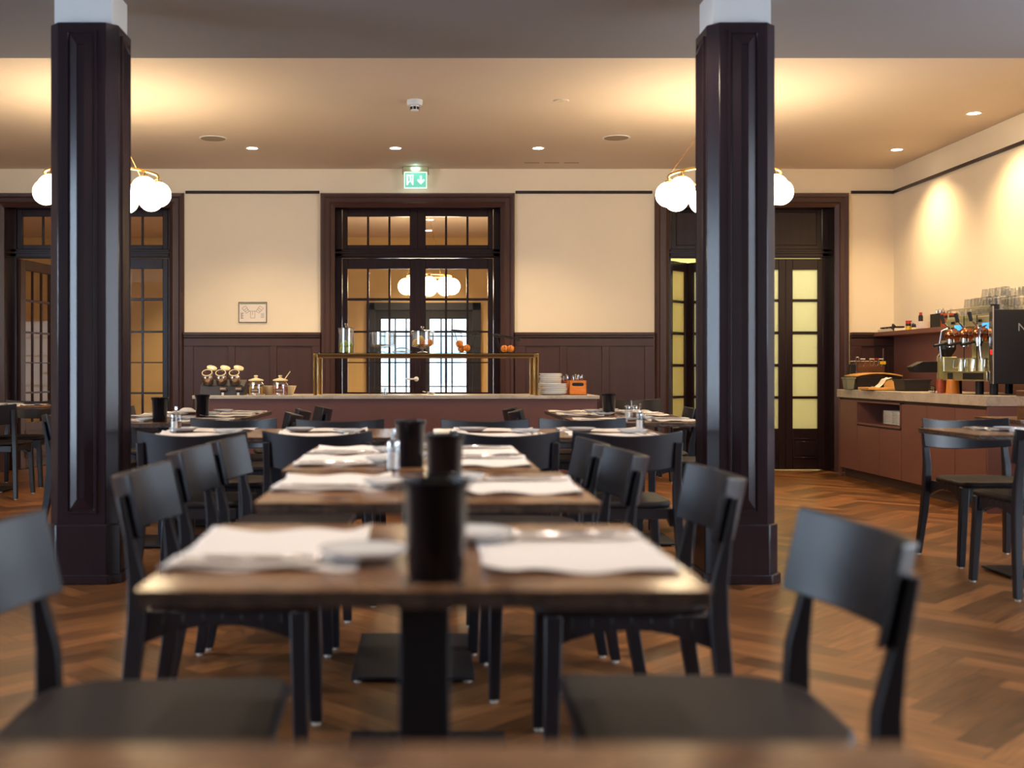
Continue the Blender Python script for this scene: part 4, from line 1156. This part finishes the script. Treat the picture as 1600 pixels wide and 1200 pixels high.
cutlery_in(bxx, 9.62, BZ, .045, .03, .12, 12, rr, 'steel cutlery piece upright in the orange box on the buffet', 'cutlery in the buffet box')
bx2 = U(885.5, 9.85)
o, rr = cutlery_box(bx2, 9.86, BZ, 0, .045, .06, .115, M_redw, 'second wooden cutlery box half hidden between plates and orange box', 0, 5)
cutlery_in(bx2, 9.86, BZ, .025, .03, .12, 6, rr, 'steel cutlery piece upright in the half hidden box on the buffet', 'cutlery in the hidden box')

# ------------------------------------------------------------------ coffee counter
KX, KY0, KY1, KZ = 4.125, 8.40, 11.47, .873
k = empty('coffee_counter', (KX, KY0, 0)); tag(k, 'plum brown coffee counter with thick pale stone top along the wall', 'counter')
D = lambda px: 4.145 * FPX / (px - CX0)       # depth of a front seam from its photo column
seam = [D(v) - KY0 for v in (1312, 1339, 1373, 1407.8, 1447.5, 1491.5, 1541)]
L = KY1 - KY0; wx = XR - KX - .01
MB().box(0, wx, 0, L, KZ - .08, KZ).build('stone_top', M_light, k, bevel=.004)
n1, n0 = seam[1], seam[3]     # niche limits (y)
b = MB()
b.box(.045, wx, .02, n0, .09, KZ - .08).box(.045, wx, n1, L - .02, .09, KZ - .08).box(.045, wx, n0, n1, .09, .545).box(.40, wx, n0, n1, .545, KZ - .08).box(.045, wx, n0, n1, .77, KZ - .08)
b.build('carcass', M_toe, k, flat=True)
MB().box(.075, wx, .06, L - .03, 0, .09).build('toe_kick', M_toe, k, flat=True)
MB().box(.012, wx, .0, .02, 0, KZ - .082).build('end_panel', M_plum, k)
MB().box(.02, .045, L - .022, L - .002, 0, KZ - .082).build('end_panel', M_plum, k)
gp = .004
def front(name, ya, yb, za, zb): return MB().box(.022, .044, min(ya, yb) + gp, max(ya, yb) - gp, za, zb).build(name, M_plum, k, bevel=.0015)
front('door', seam[0], seam[1], .095, .772)
front('door', seam[1], seam[2], .095, .53); front('door', seam[2], seam[3], .095, .53)
for i in (3, 4, 5): front('door', seam[i], seam[i + 1], .095, .765)
b = MB(); ya, yb = n0, n1
b.box(.015, .40, ya, yb, .545, .562).box(.015, .40, ya, yb, .757, .772).box(.015, .40, ya, ya + .014, .545, .772).box(.015, .40, yb - .014, yb, .545, .772)
b.build('niche_lining', M_plum, k)
# plates in the niche
sp0 = None
for gi, (dy, n) in enumerate(((.34, 12), (.17, 12), (.02, 10))):
    for i in range(n):
        if sp0 is None: o = sp0 = MB().lathe([(0, 0), (.06, 0), (.085, .012), (.084, .015), (.058, .004), (0, .004)], 28).build('small_plate', M_china, smooth=50)
        else: o = sp0.copy(); COL.objects.link(o)
        o.location = (KX + .13, KY0 + n0 + .10 + dy * 1.0, .562 + .0105 * i)
        nm = ('deepest of three', 'middle of three', 'nearest of the three')[gi]
        tag(o, 'small white plate, %s from the top in the niche stack %s' % (ORD[n - 1 - i], ('towards the door', 'in the middle', 'towards the machine')[gi]), 'plate', 'niche plates stack ' + str(gi))

def at(px, y):  # world x for a photo column at depth y
    return U(px, y)
# trays and things on the counter
def tub(px0, px1, y, d, h, m, name, cat, label, lid=None):
    x0, x1 = U(px0, y), U(px1, y); o = empty(name, ((x0 + x1) / 2, y + d / 2, KZ)); tag(o, label, cat); w = (x1 - x0) / 2
    b = MB(); t = .006
    v = lambda s, q, z: Vector((s * (w - (0 if z else .012)), q * (d / 2 - (0 if z else .012)), z))
    b.hexa([Vector((sx * (w - .012), sy * (d / 2 - .012), 0)) for sx, sy in ((-1, -1), (1, -1), (1, 1), (-1, 1))] + [Vector((sx * w, sy * d / 2, h)) for sx, sy in ((-1, -1), (1, -1), (1, 1), (-1, 1))])
    b.build('tub_body', m, o, bevel=.01, seg=3)
    MB().box(-w - .004, w + .004, -d / 2 - .004, d / 2 + .004, h - .014, h + .001).build('rim', m, o, bevel=.003)
    return o
tub(1322, 1337, 11.02, .12, .118, M_greytub, 'plastic_tub', 'tub', 'small grey-green plastic tub at the door end of the coffee counter')
o = tub(1338, 1409, 11.05, .30, .125, M_dk, 'bread_bin', 'bin', 'black bread bin with curved wooden lid on the coffee counter')
w = (U(1409, 11.05) - U(1338, 11.05)) / 2
b = MB()
b.sheet(lambda u, v: Vector(((u * 2 - 1) * w * 1.02, (v * 2 - 1) * .16, .126 + .028 * (1 - (u * 2 - 1) ** 2))), 16, 4)
b.build('wooden_lid', M_board, o, solid=.012)
tub(1413, 1455, 10.15, .25, .105, M_dk, 'black_tray_bin', 'bin', 'low black bin between the bread and the orange tins')
x0, x1 = U(1351, 10.72), U(1427, 10.45)
o = empty('cutting_board', ((x0 + x1) / 2, 10.62, KZ)); tag(o, 'golden wooden cutting board with bread on the coffee counter', 'cutting board')
MB().box(-.225, .225, -.13, .13, .006, .030).build('board', M_board, o, bevel=.004)
MB().box(-.20, .20, -.12, -.10, 0, .006).box(-.20, .20, .10, .12, 0, .006).build('foot', M_dk, o)
o = empty('bread_loaf', (U(1389, 10.6), 10.6, KZ + .030), -.2); tag(o, 'cut loaf of bread lying on the golden cutting board', 'bread')
pts = [(.062 * math.cos(math.pi * i / 12), .075 * math.sin(math.pi * i / 12) ** .8) for i in range(13)]
b = MB(); lo = [b.bm.verts.new((p[0], -.09, p[1])) for p in pts]; hi = [b.bm.verts.new((p[0] * .9, .12, p[1] * .85)) for p in pts]
b.bm.faces.new(hi[::-1])
for i in range(13): b.bm.faces.new((lo[i], hi[i], hi[(i + 1) % 13], lo[(i + 1) % 13]))
b.build('crust', M_bread, o)
b = MB(); b.bm.faces.new([b.bm.verts.new((p[0] * .98, -.0895, p[1] * .98)) for p in pts]); b.build('crumb', M_board, o, flat=True)
def cl(u, v):
    a = math.pi * (.45 + .62 * u); x = .072 * math.cos(a) * (1 + max(0, u - .72) * 3.2); z = max(.004, .086 * math.sin(a) + .004 * math.sin(v * 9))
    return Vector((x, -.10 + .24 * v, z + .003 * math.sin(u * 20)))
o = MB().sheet(cl, 24, 10).build('bread_cloth', M_cloth, loc=(U(1389, 10.6), 10.6, KZ + .030), rot=(0, 0, -.2), solid=.003, smooth=80); tag(o, 'white cloth draped over the bread loaf', 'cloth')

# tongs rack
yR = 11.38
o = empty('tongs_rack', (U(1352, yR), yR, KZ)); tag(o, 'steel rail with wooden back board at the door end of the coffee counter', 'rack')
X = lambda px: U(px, yR) - U(1352, yR)
zr = Z(564.5, yR) - KZ
MB().box(X(1337), X(1383), .01, .03, 0, zr - .002).build('wooden_back_board', M_brownboard, o, bevel=.002)
b = MB(); b.rod((X(1328), -.01, zr), (X(1362), -.01, zr), .004).rod((X(1337), -.01, 0), (X(1337), -.01, zr + .04), .007).rod((X(1337), -.01, zr + .04), (X(1341), -.01, zr + .04), .006).rod((X(1341), -.01, zr + .04), (X(1341), -.01, zr), .006)
b.rod((X(1362), -.01, zr), (X(1383), -.01, zr), .004)
b.build('steel_rail', M_steel, o)
MB().box(X(1328), X(1335), -.02, .03, 0, zr - .03).build('spice_mill', M_dk, o, bevel=.004)
MB().box(X(1374), X(1383), -.02, -.014, zr - .03, zr).build('yellow_label', M_yellow, o)
MB().box(X(1379), X(1381), .0, .004, zr - .01, zr + .13).build('steel_rule', M_steel, o)
tg0 = None
for px, m, nm in ((1347, M_napkin, 'pinkish beige'), (1361, M_butter, 'cream'), (1368, M_red, 'red'), (1375, M_napkin, 'pale pink')):
    t = empty('serving_tongs', (U(px, yR), yR - .02, KZ + zr)); tag(t, 'serving tongs with ' + nm + ' handle hanging on the steel rail', 'tongs', 'serving tongs')
    MB().box(-.024, .024, -.006, .006, .018, .028).build('handle', m, t, bevel=.002)
    MB().tube([(-.018, 0, .02), (-.020, 0, -.02), (-.010, 0, -.045), (.0, 0, -.050), (.010, 0, -.045), (.020, 0, -.02), (.018, 0, .02)], .0028, 6).build('tong_arm', M_steel, t)

# orange tins, small figurines
for px, y, r, m, nm in ((1471, 4.188 * FPX / 803, .046, M_redw, 'red-orange tapered tin under the coffee machine, behind the yellow one'), (1488.5, 4.188 * FPX / 820.5, .052, M_orangec, 'orange yellow tapered tin under the coffee machine edge')):
    o = MB().lathe([(0, 0), (r, 0), (r * .82, .115), (r * .76, .115), (r * .9, .006), (0, .006)], 28).build('tapered_tin', m, loc=(U(px, y), y, KZ)); tag(o, nm, 'tin', 'tapered tins')
for px, y, nm in ((1456, 4.155 * FPX / 788,  'small black clip holder, nearer the bread'), (1465, 4.155 * FPX / 797, 'small black clip holder before the orange tins')):
    o = empty('clip_holder', (U(px, y), y, KZ)); tag(o, nm, 'clip', 'clip holders')
    MB().box(-.020, .020, -.006, .006, .02, .062, RX(-.3) @ RY(.2)).build('black_card', M_dk, o)
    MB().box(-.016, .016, -.008, -.006, .03, .033, RX(-.3) @ RY(.2)).box(-.016, .016, -.008, -.006, .04, .043, RX(-.3) @ RY(.2)).box(-.016, .016, -.008, -.006, .05, .053, RX(-.3) @ RY(.2)).build('card_line', M_butter, o)
    MB().ball((-.008, -.004, .011), .011, 12, 8).ball((.012, -.004, .011), .011, 12, 8).build('clip_foot', M_cloth, o)

# ------------------------------------------------------------------ coffee machine; front faces -x, end panel faces the camera
MX, MY0, MY1 = 4.22, 8.46, 9.24; MZ0, MZ1 = KZ + .105, Z(486, 8.5)
m = empty('espresso_machine', (MX, MY0, KZ)); tag(m, 'large steel espresso machine with levers and black end panel on the coffee counter', 'coffee machine')
z0, z1 = MZ0 - KZ, MZ1 - KZ; W = .54; L = MY1 - MY0
MB().box(-.04, W, .045, L, z0, z0 + .075).build('drip_tray', M_champ, m, bevel=.004)
MB().box(-.044, -.03, .10, .42, z0 + .012, z0 + .062).build('drip_tray_front', M_dk, m)
MB().box(-.044, -.03, .60, .68, z0 + .012, z0 + .062).build('drip_tray_drain', M_dk, m)
MB().box(.20, W, .045, L, z0 + .075, z0 + .30).build('back_splash', M_champ, m, bevel=.003)
MB().box(.03, W, .045, L - .03, z0 + .30, z1 - .12).build('body', M_champ, m, bevel=.006)
MB().box(-.01, W, .045, L, z1 - .19, z1 - .03).build('head_panel', M_champ, m, bevel=.006)
MB().box(-.02, W, -.015, .03, z0 - .02, z1 + .01).build('black_end_panel', M_dk, m, bevel=.004)
MB().box(-.028, -.018, -.018, .034, z0 - .02, z1 + .035).build('steel_corner_strip', M_steel, m)
MB().box(-.018, .03, .0, .035, z1 + .01, z1 + .05).build('end_cap', M_dk, m)
MB().box(-.022, -.018, .235, .243, z0 + .07, z1 - .02).box(-.022, -.018, .445, .453, z0 + .07, z1 - .02).build('seam_bar', M_dk, m)
for y in (.12, .34, .70):
    for x in (.05, .46): MB().cyl((x, y), .030, 0, z0, 14).build('foot', M_dk, m)
# group heads, levers, portafilters
for y in (.14, .36, .60):
    MB().lathe([(0, 0), (.062, 0), (.066, .03), (.05, .07), (.03, .09), (0, .09)], 24, M=T(.03, y, z0 + .36) @ RY(-math.pi / 2)).build('group_head', M_copper, m)
    MB().ball((-.055, y, z0 + .365), .045, 18, 12).build('bell_boiler', M_copper, m)
    MB().cyl((-.055, y), .036, z0 + .285, z0 + .33, 20).cyl((-.055, y), .028, z0 + .265, z0 + .285, 18).build('portafilter', M_chrome, m)
    MB().rod((-.08, y, z0 + .30), (-.20, y - .03, z0 + .275), .012, 10).build('portafilter_handle', M_dk, m)
    l = MB().rod((-.05, y, z0 + .40), (-.10, y + .02, z1 - .06), .008, 8).build('lever', M_chrome, m)
    MB().rod((-.10, y + .02, z1 - .07), (-.115, y + .026, z1 + .0), .014, 10).build('lever_grip', M_dk, l)
MB().tube([(-.03, .07, z0 + .42), (-.08, .07, z0 + .40), (-.09, .07, z0 + .30), (-.075, .07, z0 + .16)], .007, 8).tube([(-.03, .70, z0 + .42), (-.08, .70, z0 + .40), (-.09, .72, z0 + .30), (-.075, .72, z0 + .16)], .007, 8).build('steam_wand', M_chrome, m)
for y in (.12, .57):
    MB().box(-.020, -.011, y - .04, y + .04, z1 - .125, z1 - .085).build('display', M_skyscr, m)
    for i in range(2):
        for jz in range(2): MB().box(-.018, -.0095, y + .06 + i * .03, y + .075 + i * .03, z1 - .12 + jz * .045, z1 - .10 + jz * .045).build('button', M_dk, m)
# display plates left by hand: dark name plate with lettering
def text(body, size, M, m, parent, name, ext=.0006):
    cu = bpy.data.curves.new(name, 'FONT'); cu.body = body; cu.size = size; cu.extrude = ext; cu.align_x = 'CENTER'; cu.align_y = 'CENTER'
    o = bpy.data.objects.new(name, cu); COL.objects.link(o)
    dg = bpy.context.evaluated_depsgraph_get(); me = bpy.data.meshes.new_from_object(o.evaluated_get(dg))
    bpy.data.objects.remove(o); me.transform(M); me.materials.clear(); me.materials.append(m)
    q = bpy.data.objects.new(name, me); COL.objects.link(q); q.parent = parent; KIDS.setdefault(parent, []).append(q)
    return q
MB().box(-.018, -.010, .25, .44, z1 - .175, z1 - .055).build('name_plate', M_champ, m, bevel=.002)
text('NESPRESSO', .030, T(-.0195, .345, z1 - .115) @ RZ(-math.pi / 2) @ RX(math.pi / 2), M_dk, m, 'plate_lettering')
# end panel lettering: starts with NE at the photo edge
text('NESPRESSO', .085, T(.375, -.0165, z1 - .125) @ RX(math.pi / 2), M_logo, m, 'panel_lettering')
MB().box(-.0295, -.0275, -.012, .012, z0 + .20, z0 + .235).build('red_lamp', M_redled, m)
for x in (-.005, W - .01):
    b = MB().rod((x, .06, z1 + .04), (x, L - .02, z1 + .04), .005)
    for y in (.07, .4, L - .03): b.rod((x, y, z1 - .03), (x, y, z1 + .04), .005)
    b.build('cup_rail', M_champ, m)
MB().box(.0, W - .01, .05, L, z1 - .03, z1 - .015).build('cup_tray', M_champ, m)
# milk jugs and grinder parts on the tray
mug = None
def jug(y, x, label, s=1):
    o = empty('milk_jug', (MX + x, MY0 + y, MZ0 + .075)); tag(o, label, 'jug', 'steel milk jugs'); o.scale = (s, s, s)
    MB().lathe([(0, 0), (.048, 0), (.050, .03), (.040, .085), (.044, .105), (.041, .105), (.037, .085), (.046, .03), (0, .004)], 24).build('jug_body', M_champ, o)
    MB().tube([(-.043, 0, .09), (-.072, 0, .088), (-.076, 0, .03), (-.049, 0, .025)], .0045, 8).build('handle', M_chrome, o)
jug(.13, .06, 'steel milk jug on the espresso machine tray, next to the black end panel')
jug(.30, .06, 'steel milk jug on the middle of the espresso machine tray')
jug(.47, .07, 'steel milk jug on the espresso machine tray, between the group heads')
jug(.64, .06, 'steel milk jug on the espresso machine tray, towards the bread')
# hopper and knock-out spout at the far end
o = empty('coffee_grinder', (MX + .03, MY1 + .14, KZ)); tag(o, 'black and steel coffee grinder at the bread end of the espresso machine', 'grinder')
MB().box(-.07, .12, -.06, .06, 0, .04).build('base', M_dk, o, bevel=.006)
MB().box(-.02, .10, -.05, .05, .04, .30).build('grinder_body', M_champ, o, bevel=.012)
MB().prism([(-.26, .0), (-.235, -.045), (-.05, -.045), (-.05, .045), (-.17, .045)], -.055, .055, T(-.02, 0, .215) @ RX(math.pi / 2)).build('chute', M_dk, o, bevel=.003)
MB().lathe([(.035, .30), (.07, .36), (.07, .42), (.03, .43), (0, .43)], 24, (.03, 0, 0)).build('hopper', M_dk, o)
MB().tube([(-.06, -.03, .06), (-.06, -.03, .30), (-.03, -.03, .34)], .006, 8).build('steel_arm', M_champ, o)

# glasses stacked on the machine
g0 = None; rg = random.Random(2)
tiers = []
for r_ in range(3):
    for c_ in range(8): tiers.append((.05 + r_ * .14, .09 + c_ * .088, 0, r_, c_))
for r_ in range(3):
    for c_ in range(6): tiers.append((.05 + r_ * .14, .12 + c_ * .088, 1, r_, c_))
for r_ in range(2):
    for c_ in range(4): tiers.append((.11 + r_ * .15, .12 + c_ * .088, 2, r_, c_))
for i, (x, y, t_, r_, c_) in enumerate(tiers):
    if g0 is None: o = g0 = MB().lathe([(.037, 0), (.030, .066), (0, .068), (0, .064), (.027, .062), (.034, 0)], 20).build('espresso_glass', M_glass)
    else: o = g0.copy(); COL.objects.link(o)
    o.location = (MX + x + .02 + rg.uniform(-.008, .008), MY0 + y + rg.uniform(-.006, .006), KZ + z1 - .015 + t_ * .0685)
    tag(o, 'upside-down glass, %s layer, %s row, %s from the black end panel' % (('bottom', 'middle', 'top')[t_], ('front', 'centre', 'wall side')[r_], ORD[c_]), 'glass', 'glasses on the espresso machine, layer %s' % 'abc'[t_])

# ------------------------------------------------------------------ wall shelf and things on it
SX = 4.648; SZ = 1.455
o = empty('wall_shelf', (SX, 8.2, 0)); tag(o, 'long plum brown shelf on the side wall above the coffee counter', 'shelf')
MB().box(0, XR - SX - .001, 0, WB - .07 - 8.2, SZ - .042, SZ).build('shelf_board', M_plum, o, bevel=.002)
MB().box(0.0, XR - SX - .001, WB - .07 - 8.2, WB - .042 - 8.2, SZ - .042, SZ).build('shelf_end', M_plum, o)
def onshelf(px, dx=.10):
    # depth at which a photo column meets x = SX+dx
    return (SX + dx) * FPX / (px - CX0)
y = onshelf(1398); o = empty('tea_light_tray', (SX + .08, y, SZ)); tag(o, 'low white slatted tray with dark lids at the corner end of the wall shelf', 'tray')
b = MB(); b.box(-.06, .06, -.20, .24, 0, .028); b.build('tray', M_cloth, o, bevel=.003)
b = MB()
for i in range(4): b.box(-.05, .05, -.17 + i * .10, -.10 + i * .10, .032, .05)
b.build('dark_lid', M_dk, o, bevel=.004)
y = onshelf(1396, .03); o = empty('flip_clip', (SX + .025, y, SZ)); tag(o, 'small black tilted card holder in front of the white tray', 'card holder')
MB().box(-.008, .008, -.03, .03, .012, .068, RX(.4)).build('black_card', M_dk, o); MB().ball((0, 0, .012), .012, 12, 8).build('clip_foot', M_cloth, o)
y = onshelf(1420, .06); o = empty('spread_jar', (SX + .06, y, SZ)); tag(o, 'yellow and black jar with dark red lid on the wall shelf', 'jar')
MB().cyl((0, 0), .028, 0, .04, 20).build('yellow_label', M_yellow, o); MB().cyl((0, 0), .029, .04, .062, 20).build('jar_body', M_dk, o); MB().cyl((0, 0), .029, .062, .092, 20).build('lid', M_red, o)
y = onshelf(1429, .05); o = empty('sweetener_box', (SX + .05, y, SZ)); tag(o, 'small black and white domed holder before the white bowl on the wall shelf', 'holder')
MB().lathe([(0, .02), (.028, .02), (.026, .05), (.01, .066), (0, .066)], 16).build('dome', M_dk, o); MB().cyl((0, 0), .030, 0, .02, 16).build('base', M_butter, o)
y = onshelf(1437, .11); o = empty('white_basin', (SX + .12, y, SZ)); tag(o, 'white round bowl on the wall shelf beneath the small bottle', 'bowl')
MB().lathe([(0, 0), (.07, 0), (.082, .012), (.088, .078), (.083, .078), (.076, .012), (0, .006)], 28).build('bowl_body', M_napkin, o)
o = empty('sauce_bottle', (SX + .12, y, SZ + .006)); tag(o, 'dark bottle with red cap standing in the white bowl', 'bottle')
MB().lathe([(0, 0), (.02, 0), (.021, .12), (.016, .135), (.0, .135)], 18).build('bottle_body', M_dk, o); MB().cyl((0, 0), .014, .135, .160, 14).build('cap', M_red, o); MB().cyl((0, 0), .0215, .02, .06, 18).build('paper_label', M_greytub, o)
y = onshelf(1462, .02); o, rr = cutlery_box(SX + .10, y, SZ, math.radians(0), .085, .10, .125, M_redw, 'red-brown wooden cutlery box with dark side on the wall shelf', 0, 8, M_dk)
cutlery_in(SX + .10, y, SZ, .05, .06, .12, 12, rr, 'cutlery piece upright in the wooden box on the wall shelf', 'cutlery in the shelf box')

# wooden menu caddies at the photo edge, on the table end
for px, z, nm in ((1592, .0, 'dark wooden condiment caddy at the photo edge below the coffee machine'),):
    yy = 6.9; x = U(1603, 7.15)
    o = empty('condiment_caddy', (x + .09, 7.18, TH)); tag(o, nm, 'caddy')
    MB().box(-.10, .16, -.06, .06, 0, .085).build('wooden_box', M_brownboard, o, bevel=.004)
    MB().box(-.10, .16, -.06, .06, .150, .185, RY(-.05)).box(.12, .15, -.05, .05, .08, .155).build('upper_tray', M_brownboard, o, bevel=.004)
    MB().cyl((-.03, 0), .02, .085, .148, 14).cyl((.04, .01), .018, .085, .148, 14).build('bottle', M_dk, o)
